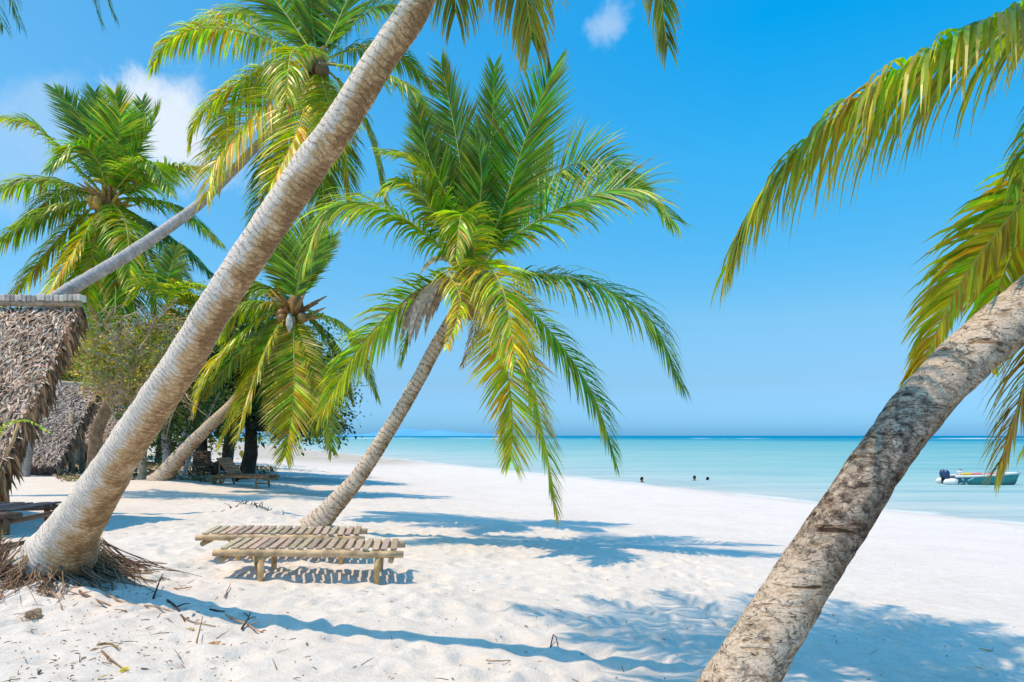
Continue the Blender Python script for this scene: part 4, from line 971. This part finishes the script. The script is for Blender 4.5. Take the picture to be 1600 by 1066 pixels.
# distant woodland closing the view on the left: one mass
mb = MB(); blobs = []
for k in range(34):
    px = random.uniform(-420, 335); D = random.uniform(36, 48); top = 500+random.uniform(-35, 30)+max(0, px-200)*.3
    c = at(px, top+40, D); blobs.append((V((c.x, D, c.z*.62)), random.uniform(2, 3.4), 2.2, c.z*.45))
crown(mb, blobs, 17000, .40, MG+MG+YG)
for k in range(40):
    px = random.uniform(-420, 345); D = random.uniform(35, 40); p = at(px, 700, D); z0 = gz(p.x, D)
    mb.tube([V((p.x, D, z0-.1)), V((p.x+random.uniform(-.3, .3), D, z0+1.6)), V((p.x+random.uniform(-.8, .8), D, z0+4))], [.16, .12, .08], 6, (.11, .085, .06), jit=.08)
wl = mb.build('woodland', M_BROAD); tag(wl, 'dark mass of woodland behind the huts and palms', 'woodland', kind='stuff')
# undergrowth floor litter
mb = MB(); 
for k in range(3800):
    px = random.uniform(90, 430); D = random.uniform(22, 40)
    if px > 340 and D < 27: continue
    x = (px-800)/F*D; z = gz(x, D); d = V((random.gauss(0, 1), random.gauss(0, .6), random.uniform(0, .9))).normalized(); s = random.uniform(.08, .3)
    W = d.cross(V((0, -.4, 1))).normalized(); p = V((x, D, z-.01))
    mb.strip([p, p+d*s*.5+UP*.03, p+d*s], [W]*3, [.03, .08, 0], vary(random.choice(((.22, .15, .09), (.32, .22, .12), (.08, .07, .05), (.12, .16, .03))), .3))
lt = mb.build('undergrowth', M_THATCH); tag(lt, 'brown leaf litter and low undergrowth on the ground under the grove', 'undergrowth', kind='stuff')

# driftwood logs under the grove
for k, (x0, y0, x1, y1, D, r, lab) in enumerate(((225, 722, 262, 716, 24, .14, 'brown driftwood log lying under the grove beside the thick trunk'), (330, 722, 350, 705, 27, .2, 'dark root stump under the grove, left of the far lounger'), (362, 724, 392, 722, 25.5, .16, 'dark log lying at the foot of the broadleaf tree, right of the raised lounger back'))):
    a = at(x0, y0, D); e = at(x1, y1, D); root = empty('driftwood_log', (a.x, D, gz(a.x, D)), lab, 'log', 'logs under the grove')
    off = gz(a.x, D)+r*.7-min(a.z, e.z); a.z += off; e.z += off
    mb = MB(); P, L = spline([a, a.lerp(e, .5)+V((0, .1, .06)), e], 6); mb.tube(P, [r, r*1.1, r*.95, r, r*.85, r*.8, r*.5], 9, ((.22, .13, .07), (.07, .05, .04), (.05, .04, .035))[k], jit=.12); kid(mb, 'trunk', M_BARK, root)
    mb = MB(); limbs(mb, P[3], [P[3]+V((.2, -.2, .35)), P[2]+V((-.25, -.1, .3))], r*.35, (.1, .07, .05), .04); kid(mb, 'branch_stub', M_BARK, root)

# ------------------------------------------------------------------ loungers
W_GREY = (.47, .355, .26); W_TAN = (.62, .42, .20)
def lounger(label, loc, rz, wcol=W_GREY, pcol=W_TAN, back=None, L=2.02, Wd=.72, hgt=.345, legs=(-.52, .74), group='wooden sun loungers on the sand', tilt=0, nslat=19):
    root = empty('sun_lounger', loc, label, 'sun lounger', group, rz); root.rotation_euler = (0, tilt, rz)
    top = hgt
    x_end = L/2 if back is None else L/2
    x_st = -L/2 if back is None else -L/2+back
    mb = MB(); x = x_st+.05; pit = (x_end-x_st-.08)/nslat
    while x < x_end-.04:
        mb.box((x+pit*.35, .02+random.uniform(-.012, .012), top+.012+random.uniform(-.004, .004)), pit*random.uniform(.66, .74), Wd+random.uniform(-.02, .05), .022,
               Matrix.Rotation(random.uniform(-.035, .035), 3, 'Z') @ Matrix.Rotation(random.uniform(-.05, .05), 3, 'Y'), vary(wcol, .2), .005); x += pit
    mb.build('slatted_bed', M_WOOD, root)
    for s in (-1, 1):
        mb = MB(); mb.tube([(-L/2-.02+k*(L+.04)/8, s*Wd/2*.93+random.uniform(-.008, .008), top-.042+random.uniform(-.006, .006)) for k in range(9)], [.036, .041, .043, .04, .043, .045, .042, .044, .038], 10, vary(mix(wcol, pcol, .45), .1), jit=.04)
        mb.build('side_rail', M_POLE, root)
    for lx in legs:
        for s in (-1, 1):
            mb = MB(); sp = .03*s; mb.tube([(lx+random.uniform(-.02, .02), s*Wd/2*.93+sp, -.10), (lx, s*Wd/2*.93+sp*.5, top*.5), (lx+.015, s*Wd/2*.9, top-.05)], [.03, .034, .037], 9, vary(pcol, .15), jit=.05); mb.build('leg', M_POLE, root)
    mb = MB(); mb.tube([(legs[0]-.34, Wd*.40, top-.06), (legs[0]-.15, .05, top*.5), (legs[0]-.03, -Wd*.42, top*.2)], .028, 8, vary(pcol, .1), jit=.05); mb.build('brace', M_POLE, root)
    mb = MB(); mb.tube([(legs[1]-.02, Wd*.44, top*.22), (legs[1], 0, top*.28), (legs[1]+.02, -Wd*.44, top*.32)], .024, 8, vary(mix(pcol, (.3, .17, .08), .5), .1), jit=.05); mb.build('brace', M_POLE, root)
    for cx in (-L/2+.07, L/2-.12):
        mb = MB(); mb.tube([(cx, -Wd*.5, top-.115), (cx, 0, top-.118), (cx, Wd*.5, top-.115)], .033, 8, vary(mix(pcol, wcol, .3), .1), jit=.05); mb.build('cross_bar', M_POLE, root)
    if back is not None:
        mb = MB(); an = math.radians(48); n = 7
        for k in range(n):
            u = (k+.5)/n*.72
            mb.box((x_st+.02-u*math.cos(an), 0, top+.03+u*math.sin(an)), .08, Wd, .022, Matrix.Rotation(an, 3, 'Y'), vary(wcol, .2), .005)
        for s in (-1, 1): mb.tube([(x_st+.05, s*Wd*.4, top), (x_st-.72*math.cos(an), s*Wd*.4, top+.72*math.sin(an))], .026, 8, vary(wcol, .15))
        mb.build('backrest', M_WOOD, root)
        mb = MB(); 
        for s in (-1, 1): mb.tube([(x_st-.40, s*Wd*.36, top+.42), (x_st-.42, s*Wd*.36, top-.05)], .02, 7, vary(pcol, .1))
        mb.build('back_prop', M_POLE, root)
    return root
lx, ly = -2.30, 7.93
l1 = lounger('weathered slatted lounger in front of the pair, casting a striped shadow', (lx, ly, gz(lx, ly)+.0), math.radians(7), tilt=.028)
lx2, ly2 = -2.98, 8.98
l2 = copy_tree(l1); l2.location = (lx2, ly2, gz(lx2, ly2)); l2.rotation_euler = (0, .03, math.radians(9)); l2['label'] = 'weathered slatted lounger at the back of the pair, touching the palm base behind'
p = at(384, 757, 22.3)
lounger('red-brown lounger with its backrest raised, far up the beach in front of the grove', (p.x, p.y, gz(p.x, p.y)), math.radians(-14), (.46, .22, .12), (.42, .24, .13), back=.62, hgt=.36, legs=(-.7, .62))
p = at(318, 733, 27.5)
lounger('dark distant lounger under the trees, left of the red-brown one', (p.x, p.y, gz(p.x, p.y)), math.radians(-60), (.12, .08, .06), (.16, .11, .08), back=.62, hgt=.4)
p = V((-6.86, 8.45, 0)); p.z = gz(p.x, p.y)
lounger('broad dark plank lounger in the shade of the near shelter, cut by the left edge', p, math.radians(4), (.055, .06, .075), (.20, .11, .06), hgt=.60, nslat=17, Wd=1.0, legs=(-.6, .78))

# ------------------------------------------------------------------ boat
bx = at(1531, 757, 43.5); 
BO = empty('motor_boat', (bx.x, 43.5, SEA), 'teal open motorboat with two outboard engines floating in the shallows', 'boat', rz=math.radians(-12))
TEAL = (.015, .25, .24); WHT = (.75, .75, .74)
mb = MB(); rim = MB(); inn = MB(); prev = None; pi_ = None; edges = ([], [])
NS = 16
for k in range(NS+1):
    t = k/NS; x = -2.0+4.4*t
    bw = .86*(1-max(0, (t-.35)/.65)**2.3*.985); hgt = .56+.12*t+.14*t*t; kz = -.22+.30*max(0, (t-.72)/.28)**2
    ring = []
    for s, zf, wf in ((-1, 1, 1), (-1, .55, .95), (-1, .12, .78), (0, 0, 0), (1, .12, .78), (1, .55, .95), (1, 1, 1)):
        z = kz+(hgt-kz)*zf; xx = x+(.28*zf if t > .9 else 0)*((t-.9)/.1 if t > .9 else 0)
        ring.append(mb.add((xx, s*bw*wf, z), mix(TEAL, (.02, .10, .16), max(0, 1-t*3)) if zf > .2 else (.02, .09, .12)))
    edges[0].append(V(mb.v[ring[0]])); edges[1].append(V(mb.v[ring[-1]]))
    if prev:
        for q in range(6): mb.face((prev[q], ring[q], ring[q+1], prev[q+1]), True)
    else: mb.face(ring)
    prev = ring
mb.build('hull', M_PAINT, BO)
mb = MB()
for e in edges: mb.tube([p+UP*.01 for p in e], .085, 6, WHT)
mb.build('gunwale', M_PAINT, BO)
mb = MB(); row = None
for a, b in zip(*edges):
    r2 = [mb.add(V((a.x, a.y*.93, .28)), (.6, .58, .55)), mb.add(V((b.x, b.y*.93, .28)), (.6, .58, .55))]
    if row: mb.face((row[0], r2[0], r2[1], row[1]))
    row = r2
mb.build('deck', M_PAINT, BO)
for x, c, l_, y_ in ((-1.05, (.75, .50, .03), .7, -.3), (-.25, (.62, .18, .16), .45, -.3), (.3, (.66, .34, .30), .5, -.3), (.85, (.62, .17, .15), .5, -.2), (-.3, (.66, .36, .33), 1.0, .3), (.7, (.62, .2, .17), .8, .25)):
    mb = MB(); mb.box((x, y_, .62), l_, .42, .42, None, c, .08); mb.build('seat_cushion', M_PAINT, BO)
mb = MB(); mb.box((-1.42, -.1, .72), .3, .5, .5, None, (.72, .72, .72), .06); mb.box((-1.38, -.1, 1.02), .06, .42, .16, Matrix.Rotation(.3, 3, 'Y'), (.2, .25, .3), .01); mb.build('console', M_PAINT, BO)
for s in (-1, 1):
    mb = MB(); y_ = s*.36; mb.tube([(-2.38, y_, .42), (-2.4, y_, .5), (-2.42, y_, .72), (-2.4, y_, .95), (-2.36, y_, 1.0)], [.13, .19, .23, .19, .06], 10, (.02, .045, .13)); eng = mb.build('outboard_engine', M_PAINT, BO)
    mb = MB(); mb.box((-2.4, y_, .12), .2, .11, .66, None, (.02, .03, .05), .03); mb.box((-2.2, y_, .34), .34, .16, .1, None, (.03, .05, .08), .02); mb.build('engine_leg', M_PAINT, eng)
    mb = MB(); y_ = s*.74; mb.tube([(-1.85, y_, .2), (-2.2, y_, .2), (-2.62, y_, .18), (-2.78, y_, .16)], [.26, .25, .2, .04], 10, (.8, .78, .76)); mb.build('stern_pod', M_PAINT, BO)
mb = MB()
for (x0, z0, x1, z1) in ((-1.75, .02, -.75, .50), (-1.55, .46, -1.15, .0)):
    for q in range(1):
        d = V((x1-x0, 0, z1-z0)); n_ = V((-d.z, 0, d.x)).normalized()*.04
        def hy(x, z): return -(.86*(.80+.17*min(1, max(0, (z+.1)/.55))))-.035
        i = [mb.add((p.x, hy(p.x, p.z), p.z), WHT) for p in (V((x0, 0, z0))+n_, V((x1, 0, z1))+n_, V((x1, 0, z1))-n_, V((x0, 0, z0))-n_)]
        mb.face(i)
mb.build('white_stripe', M_PAINT, BO)
BO.scale = (.84, .84, .9)
mb = MB(); mb.tube([(2.42, 0, .8), (2.52, 0, .86), (2.56, 0, .95)], [.05, .04, .03], 6, (.15, .15, .16)); mb.build('bow_cleat', M_PAINT, BO)

# ------------------------------------------------------------------ bathers
def bather(px, py, Dp, label, depth, skin, hair_c, wear, face=0, arms='down'):
    p = at(px, py, Dp); root = empty('person', (p.x, Dp, SEA-depth), label, 'person', 'bathers in the shallows', rz=face)
    vs = [(0, 0, .92), (0, 0, 1.12), (0, .01, 1.32), (0, 0, 1.46), (0, -.01, 1.54), (0, -.02, 1.64), (0, -.02, 1.73),
          (.1, 0, .88), (.11, -.01, .48), (.11, .02, .08), (-.1, 0, .88), (-.11, -.01, .48), (-.11, .02, .08),
          (.19, 0, 1.40), (.25, 0, 1.14), (.24, -.14, .93), (-.19, 0, 1.40), (-.25, 0, 1.14), (-.24, -.14, .93)]
    es = [(0, 1), (1, 2), (2, 3), (3, 4), (4, 5), (5, 6), (0, 7), (7, 8), (8, 9), (0, 10), (10, 11), (11, 12), (3, 13), (13, 14), (14, 15), (3, 16), (16, 17), (17, 18)]
    rs = [.15, .135, .16, .10, .055, .095, .08, .09, .06, .045, .09, .06, .045, .06, .043, .035, .06, .043, .035]
    me = bpy.data.meshes.new('body'); me.from_pydata(vs, es, []); me.update()
    o = bpy.data.objects.new('body', me); col.objects.link(o); o.parent = root
    m = bpy.data.materials.new('skin_tone'); m.use_nodes = True
    nt = m.node_tree; b = nt.nodes['Principled BSDF']; nz = nt.nodes.new('ShaderNodeTexNoise'); nz.inputs['Scale'].default_value = 9
    rp = ramp(nt.nodes, [(.3, tuple(x*.85 for x in skin)), (.7, skin)]); nt.links.new(nz.outputs[0], rp.inputs[0]); nt.links.new(rp.outputs[0], b.inputs['Base Color']); b.inputs['Roughness'].default_value = .5
    me.materials.append(m)
    sk = o.modifiers.new('skin', 'SKIN'); 
    for k, r in enumerate(rs): me.skin_vertices[0].data[k].radius = (r*(1.25 if k in (1, 2, 0) else 1), r*.85)
    me.skin_vertices[0].data[0].use_root = True
    ss = o.modifiers.new('sub', 'SUBSURF'); ss.levels = 2; ss.render_levels = 2
    mb = MB(); mb.tube([(0, .03, 1.58), (0, .025, 1.64), (0, .01, 1.72), (0, 0, 1.79), (0, 0, 1.82)], [.09, .108, .108, .07, .01], 10, hair_c); mb.build('hair', M_BARK, root)
    mb = MB(); mb.tube([(0, 0, .80), (0, 0, .9), (0, 0, 1.0)], [.20, .205, .185], 12, wear); mb.build('swimwear', M_SKIN, root)
    return root
bather(1003, 754, 45.3, 'dark-haired bather standing waist deep, leftmost and nearest the waterline', 1.44, (.22, .12, .08), (.02, .015, .012), (.05, .03, .05), .4)
bather(1085, 751, 47.2, 'bather in dark swimwear standing chest deep, middle of the three', 1.46, (.25, .14, .09), (.03, .02, .015), (.03, .05, .12), -.5)
bather(1106, 750, 47.8, 'bather sunk to the shoulders, only head showing, rightmost of the three', 1.59, (.25, .14, .09), (.025, .018, .015), (.1, .02, .03), .9)
# far marker post
p = at(786, 694, 255)
MP = empty('marker_post', (p.x, 255, SEA-1), 'thin dark post standing far out in the shallow sea behind the hanging frond', 'post')
mb = MB(); mb.tube([(0, 0, 0), (0, 0, 2.2), (.03, 0, 2.55)], [.16, .14, .12], 7, (.05, .05, .05), jit=.05); mb.build('pole', M_BARK, MP)
mb = MB(); mb.tube([(0, 0, 2.3), (0, 0, 2.4), (0, 0, 2.62), (0, 0, 2.7)], [.1, .26, .26, .08], 7, (.06, .06, .06)); mb.build('top_mark', M_BARK, MP)

# ------------------------------------------------------------------ beach litter
def twig(pts, r, c, label, forks=()):
    P = [V((x, y_, gz(x, y_)+h)) for x, y_, h in pts]
    root = empty('twig', P[0], label, 'twig', 'twigs lying on the foreground sand')
    q, L = spline(P, 8); mb = MB(); mb.tube([p+V((random.uniform(-1, 1), random.uniform(-1, 1), 0))*r*.5 for p in q], [r*(1-.6*k/8) for k in range(9)], 6, c, jit=.1)
    for i, ex, ey, ez in forks: mb.tube([q[i], q[i]+V((ex, ey, ez))*.5+V((0, 0, .01)), q[i]+V((ex, ey, ez))], [r*.6, r*.5, r*.25], 5, c)
    kid(mb, 'stem', M_BARK, root); return root
def gp(px, py, h=0):
    # ground point under a pixel
    Yd = 1.6*F/(py-HZ)
    for _ in range(14): Yd = (CZ-gz((px-800)/F*Yd, Yd))*F/(py-HZ)
    return ((px-800)/F*Yd, Yd, h)
BR = (.24, .15, .09); DK = (.07, .05, .045); RD = (.42, .26, .18)
twig([gp(352, 963, .01), gp(385, 978, .012), gp(408, 990, .01), gp(432, 997, .01)], .012, RD, 'reddish bent twig on the sand just below the front lounger', [(4, .08, .03, .02), (6, .06, -.05, .03)])
twig([gp(152, 1016, .04), gp(170, 1010, .02), gp(190, 1017, .015)], .012, (.40, .26, .13), 'curved tan twig at the bottom left, above the yellow leaf')
twig([gp(158, 1022, .02), gp(180, 1038, .01), gp(200, 1052, .01)], .009, BR, 'straight brown twig pointing at the yellow leaf')
twig([gp(240, 935, .0), gp(246, 926, .06), gp(254, 916, .13)], .010, DK, 'dark twig stuck upright beside the thick trunk shadow', [(5, .04, 0, .03)])
twig([gp(306, 1013, .0), gp(311, 1000, .06), gp(317, 990, .14)], .008, BR, 'thin upright twig left of the curling brown leaf')
twig([gp(328, 954, .008), gp(345, 957, .012), gp(352, 957, .01)], .012, DK, 'short dark stick lying flat above the trunk shadow')
twig([gp(378, 985, .01), gp(386, 978, .05), gp(392, 968, .06)], .010, DK, 'small forked dark twig inside the trunk shadow', [(3, .08, 0, .03), (5, -.06, .02, .03)])
twig([gp(262, 940, .01), gp(276, 952, .02), gp(288, 972, .01)], .013, DK, 'dark broken stick crossing the trunk shadow near the roots', [(4, .1, .05, .02)])
twig([gp(350, 935, .01), gp(356, 926, .03), gp(360, 918, .04)], .009, RD, 'short reddish twig between the trunk roots and the front lounger')
twig([gp(272, 920, .01), gp(284, 923, .02), gp(300, 918, .01)], .009, RD, 'spiky reddish twig near the roots, right of the upright dark one', [(3, .05, .04, .03), (5, .04, -.05, .02)])
twig([gp(858, 1018, .0), gp(866, 1004, .07), gp(874, 1016, .0)], .007, DK, 'tiny arched black twig on lit sand left of the scarred trunk')
twig([gp(1530, 1016, .01), gp(1545, 1020, .02), gp(1556, 1018, .01)], .010, (.45, .33, .16), 'tan twig on the bright sand at the lower right')
twig([gp(760, 1034, .01), gp(775, 1036, .015), gp(798, 1034, .01)], .008, (.40, .27, .18), 'thin tan twig on sand at the bottom centre')
# leaves and husk
def leafthing(px, py, s, c, label, name='fallen_leaf'):
    x, y_, _ = gp(px, py); z = gz(x, y_); root = empty(name, (x, y_, z), label, 'leaf'); mb = MB()
    for k in range(3):
        a = random.uniform(0, 6); d = V((math.cos(a), math.sin(a), .55)).normalized(); p = V((x, y_, z+.005)); W = d.cross(V((0, -.7, .7))).normalized()
        mb.strip([p, p+d*s*.4, p+d*s*.75-UP*.01, p+d*s-UP*.02], [W]*4, [s*.1, s*.5, s*.35, 0], vary(c, .15))
    kid(mb, 'blade', M_BROAD, root); return root
leafthing(199, 1050, .065, (.62, .50, .03), 'bright yellow fallen leaf at the bottom left')
leafthing(338, 1010, .075, (.50, .28, .09), 'curling orange-brown dry leaf below the trunk shadow')
leafthing(300, 985, .05, (.52, .36, .13), 'small tan dry leaf at the edge of the trunk shadow')
x, y_, _ = gp(54, 968); z = gz(x, y_)
HK = empty('coconut_husk', (x, y_, z), 'lump of broken brown husk on the sand below the root mat', 'husk')
mb = MB(); mb.tube([(x-.07, y_, z+.01), (x-.04, y_, z+.035), (x+.02, y_, z+.04), (x+.06, y_-.01, z+.02)], [.02, .05, .055, .015], 9, (.33, .22, .14), jit=.18); kid(mb, 'shell', M_DRY, HK)
mb = MB()
for k in range(16):
    p = V((x+random.uniform(-.06, .05), y_-.03, z+random.uniform(.02, .07))); d = V((random.gauss(0, 1), random.uniform(-1, .2), random.uniform(-.2, .6))).normalized(); mb.tube([p, p+d*.05, p+d*.08-UP*.015], [.004, .003, .001], 4, vary((.42, .3, .2), .2))
kid(mb, 'fibre', M_DRY, HK)
# dark weed clump on the hummock behind the loungers
x, y_ = -5.25, 13.6; z = gz(x, y_)
SW = empty('driftweed_clump', (x, y_, z), 'clump of dark weed and twigs on a sand hummock behind the loungers', 'weed clump')
mb = MB()
for k in range(34):
    p = V((x+random.gauss(.05, .22), y_+random.gauss(0, .15), 0)); p.z = gz(p.x, p.y)-.01; d = V((random.gauss(0, .8), random.gauss(0, .4), random.uniform(.2, 1.1))).normalized(); ll = random.uniform(.06, .2)
    mb = MB(); mb.tube([p, p+d*ll*.5, p+d*ll+V((random.uniform(-.05, .05), 0, -.03))], [.010, .007, .003], 4, vary((.05, .05, .055), .4)); kid(mb, 'sprig', M_BARK, SW)
# fine litter nobody could count
mb = MB()
for k in range(1050):
    if random.random() < .5:
        px = random.gauss(150, 150); py = 880+190*random.random()**1.3
    else: px = random.uniform(-20, 1620); py = 830+240*random.random()
    if not (-60 < px < 1660): continue
    x, y_, _ = gp(px, py)
    if .894*x+.447*y_ > 6.5 and random.random() < .8: continue
    z = gz(x, y_)+.004
    a = random.uniform(0, PI*2); d = V((math.cos(a), math.sin(a), random.uniform(-.05, .35))).normalized(); s = random.choice((.012, .016, .02, .025, .03, .04, .06, .12))*random.uniform(.6, 1.3)
    c = vary(random.choice(((.30, .20, .13), (.16, .11, .08), (.44, .31, .2), (.07, .06, .06))), .3)
    if random.random() < .72:
        mb.tube([V((x, y_, z)), V((x, y_, z+.004))+d*s*.5, V((x, y_, z))+d*s], [.003, .0035, .0015], 4, c)
    else:
        W = d.cross(V((random.uniform(-.5, .5), -.5, 1))).normalized(); p = V((x, y_, z)); s *= .5
        mb.strip([p, p+d*s*.5+UP*.004, p+d*s], [W]*3, [s*.1, s*.4, 0], c)
fl = mb.build('beach_litter', M_THATCH); tag(fl, 'fine scatter of twig bits and dry leaf scraps over the foreground sand', 'litter', kind='stuff')

# ------------------------------------------------------------------ sky, sun, camera
w = bpy.data.worlds.new('World'); sc.world = w; w.use_nodes = True
nt = w.node_tree; ns, ln = nt.nodes, nt.links; ns.clear()
out = N(ns, 'ShaderNodeOutputWorld'); bg = N(ns, 'ShaderNodeBackground'); bg.inputs['Strength'].default_value = .155
sky = N(ns, 'ShaderNodeTexSky', sky_type='NISHITA', sun_disc=False); sky.sun_elevation = math.radians(SUN_EL); sky.sun_rotation = math.radians(270-SUN_AZ)
sky.altitude = 0; sky.air_density = 1.0; sky.dust_density = .6; sky.ozone_density = 2.0
gr = N(ns, 'ShaderNodeHueSaturation', i_Saturation=1.35, i_Value=1.0, i_Hue=.492); ln.new(sky.outputs[0], gr.inputs['Color'])
skyc = mulcol(ns, ln, gr.outputs[0], (1.0, 1.22, 1.25))
tc = N(ns, 'ShaderNodeTexCoord')
# tropical air, plus overhead brightness added as shadow fill: grade the sky model by height, clearer to seaward than over the land
dn0 = N(ns, 'ShaderNodeVectorMath', operation='NORMALIZE'); ln.new(tc.outputs['Generated'], dn0.inputs[0])
sx = N(ns, 'ShaderNodeSeparateXYZ'); ln.new(dn0.outputs[0], sx.inputs[0])
q = lambda *c: tuple(x/2.5/1.5 for x in c)
rR = ramp(ns, [(0, q(.38, .9, 2.0)), (.073, q(.72, .86, 1.21)), (.16, q(1.26, 1.25, 1.28)), (.36, q(.8, 1.88, 1.81)), (.5, q(.05, 2, 2.05)), (.6, q(.2, 2.1, 2.15)), (.75, q(1.1, 2.75, 2.6)), (1, q(1.6, 2.9, 2.7))])
rL = ramp(ns, [(0, q(.38, .9, 2.0)), (.073, q(.72, .86, 1.21)), (.16, q(1.26, 1.25, 1.28)), (.36, q(1.9, 1.75, 1.55)), (.5, q(2.1, 1.85, 1.6)), (.62, q(2.1, 2, 1.8)), (.78, q(2.3, 2.7, 2.5)), (1, q(1.9, 2.9, 2.7))])
ln.new(sx.outputs['Z'], rR.inputs[0]); ln.new(sx.outputs['Z'], rL.inputs[0])
xm = N(ns, 'ShaderNodeMapRange'); ln.new(sx.outputs['X'], xm.inputs[0]); xm.inputs[1].default_value = -.55; xm.inputs[2].default_value = .3
rm = N(ns, 'ShaderNodeMix', data_type='RGBA'); ln.new(xm.outputs[0], rm.inputs[0]); ln.new(rL.outputs[0], rm.inputs[6]); ln.new(rR.outputs[0], rm.inputs[7])
skyc = mulcol(ns, ln, skyc, rm.outputs[2])
sc25 = N(ns, 'ShaderNodeVectorMath', operation='SCALE'); ln.new(skyc, sc25.inputs[0]); sc25.inputs['Scale'].default_value = 2.5; skyc = sc25.outputs[0]
nz = N(ns, 'ShaderNodeTexNoise', i_Scale=13.0, i_Detail=9.0, i_Roughness=.62, i_Distortion=.3); ln.new(tc.outputs['Generated'], nz.inputs['Vector'])
dvn = N(ns, 'ShaderNodeVectorMath', operation='NORMALIZE'); ln.new(tc.outputs['Generated'], dvn.inputs[0])
tot = None
for px, py, rad, amt in ((262, 200, .075, 1.0), (285, 165, .05, .5), (240, 245, .06, .6), (300, 250, .07, .35), (90, 215, .07, .28), (40, 255, .075, .25), (955, 40, .032, .42), (180, 270, .08, .15)):
    d = at(px, py, 10)-V((0, 0, CZ)); d.normalize()
    ds = N(ns, 'ShaderNodeVectorMath', operation='DISTANCE'); ln.new(dvn.outputs[0], ds.inputs[0]); ds.inputs[1].default_value = d
    ad = N(ns, 'ShaderNodeMath', operation='MULTIPLY_ADD'); ln.new(nz.outputs['Fac'], ad.inputs[0]); ad.inputs[1].default_value = -rad*2.4; ln.new(ds.outputs['Value'], ad.inputs[2])
    mr = N(ns, 'ShaderNodeMapRange', interpolation_type='SMOOTHSTEP'); ln.new(ad.outputs[0], mr.inputs[0]); mr.inputs[1].default_value = rad*.35-rad*1.2; mr.inputs[2].default_value = rad*1.05-rad*1.2; mr.inputs[3].default_value = amt; mr.inputs[4].default_value = 0
    if tot is None: tot = mr.outputs[0]
    else:
        mx = N(ns, 'ShaderNodeMath', operation='MAXIMUM'); ln.new(tot, mx.inputs[0]); ln.new(mr.outputs[0], mx.inputs[1]); tot = mx.outputs[0]
cl = N(ns, 'ShaderNodeMix', data_type='RGBA'); cm = N(ns, 'ShaderNodeMath', operation='MULTIPLY'); ln.new(tot, cm.inputs[0]); cm.inputs[1].default_value = .92
ln.new(cm.outputs[0], cl.inputs[0]); ln.new(skyc, cl.inputs[6]); cl.inputs[7].default_value = (5.4, 5.9, 6.5, 1)
ln.new(cl.outputs[2], bg.inputs['Color']); ln.new(bg.outputs[0], out.inputs[0])

sl = bpy.data.lights.new('sun', 'SUN'); sl.energy = 4.0; sl.angle = math.radians(.5); sl.color = (1, .76, .50)
so = bpy.data.objects.new('sun', sl); col.objects.link(so); so.rotation_euler = (0, -math.radians(90-SUN_EL), math.radians(SUN_AZ)); so.location = (-10, 0, 30)

cam = bpy.data.cameras.new('camera'); cam.lens = 24; cam.sensor_width = 36; cam.shift_y = (HZ-533)/1600
cam.clip_start = .05; cam.clip_end = 200000
co = bpy.data.objects.new('camera', cam); col.objects.link(co); co.location = (0, 0, CZ); co.rotation_euler = (PI/2, 0, 0)
sc.camera = co
sc.view_settings.view_transform = 'Standard'; sc.view_settings.look = 'None'; sc.view_settings.exposure = 0
sc.render.engine = 'CYCLES'; sc.cycles.max_bounces = 6; sc.cycles.diffuse_bounces = 3; sc.cycles.transmission_bounces = 3; sc.cycles.glossy_bounces = 2
sc.cycles.sample_clamp_indirect = 6
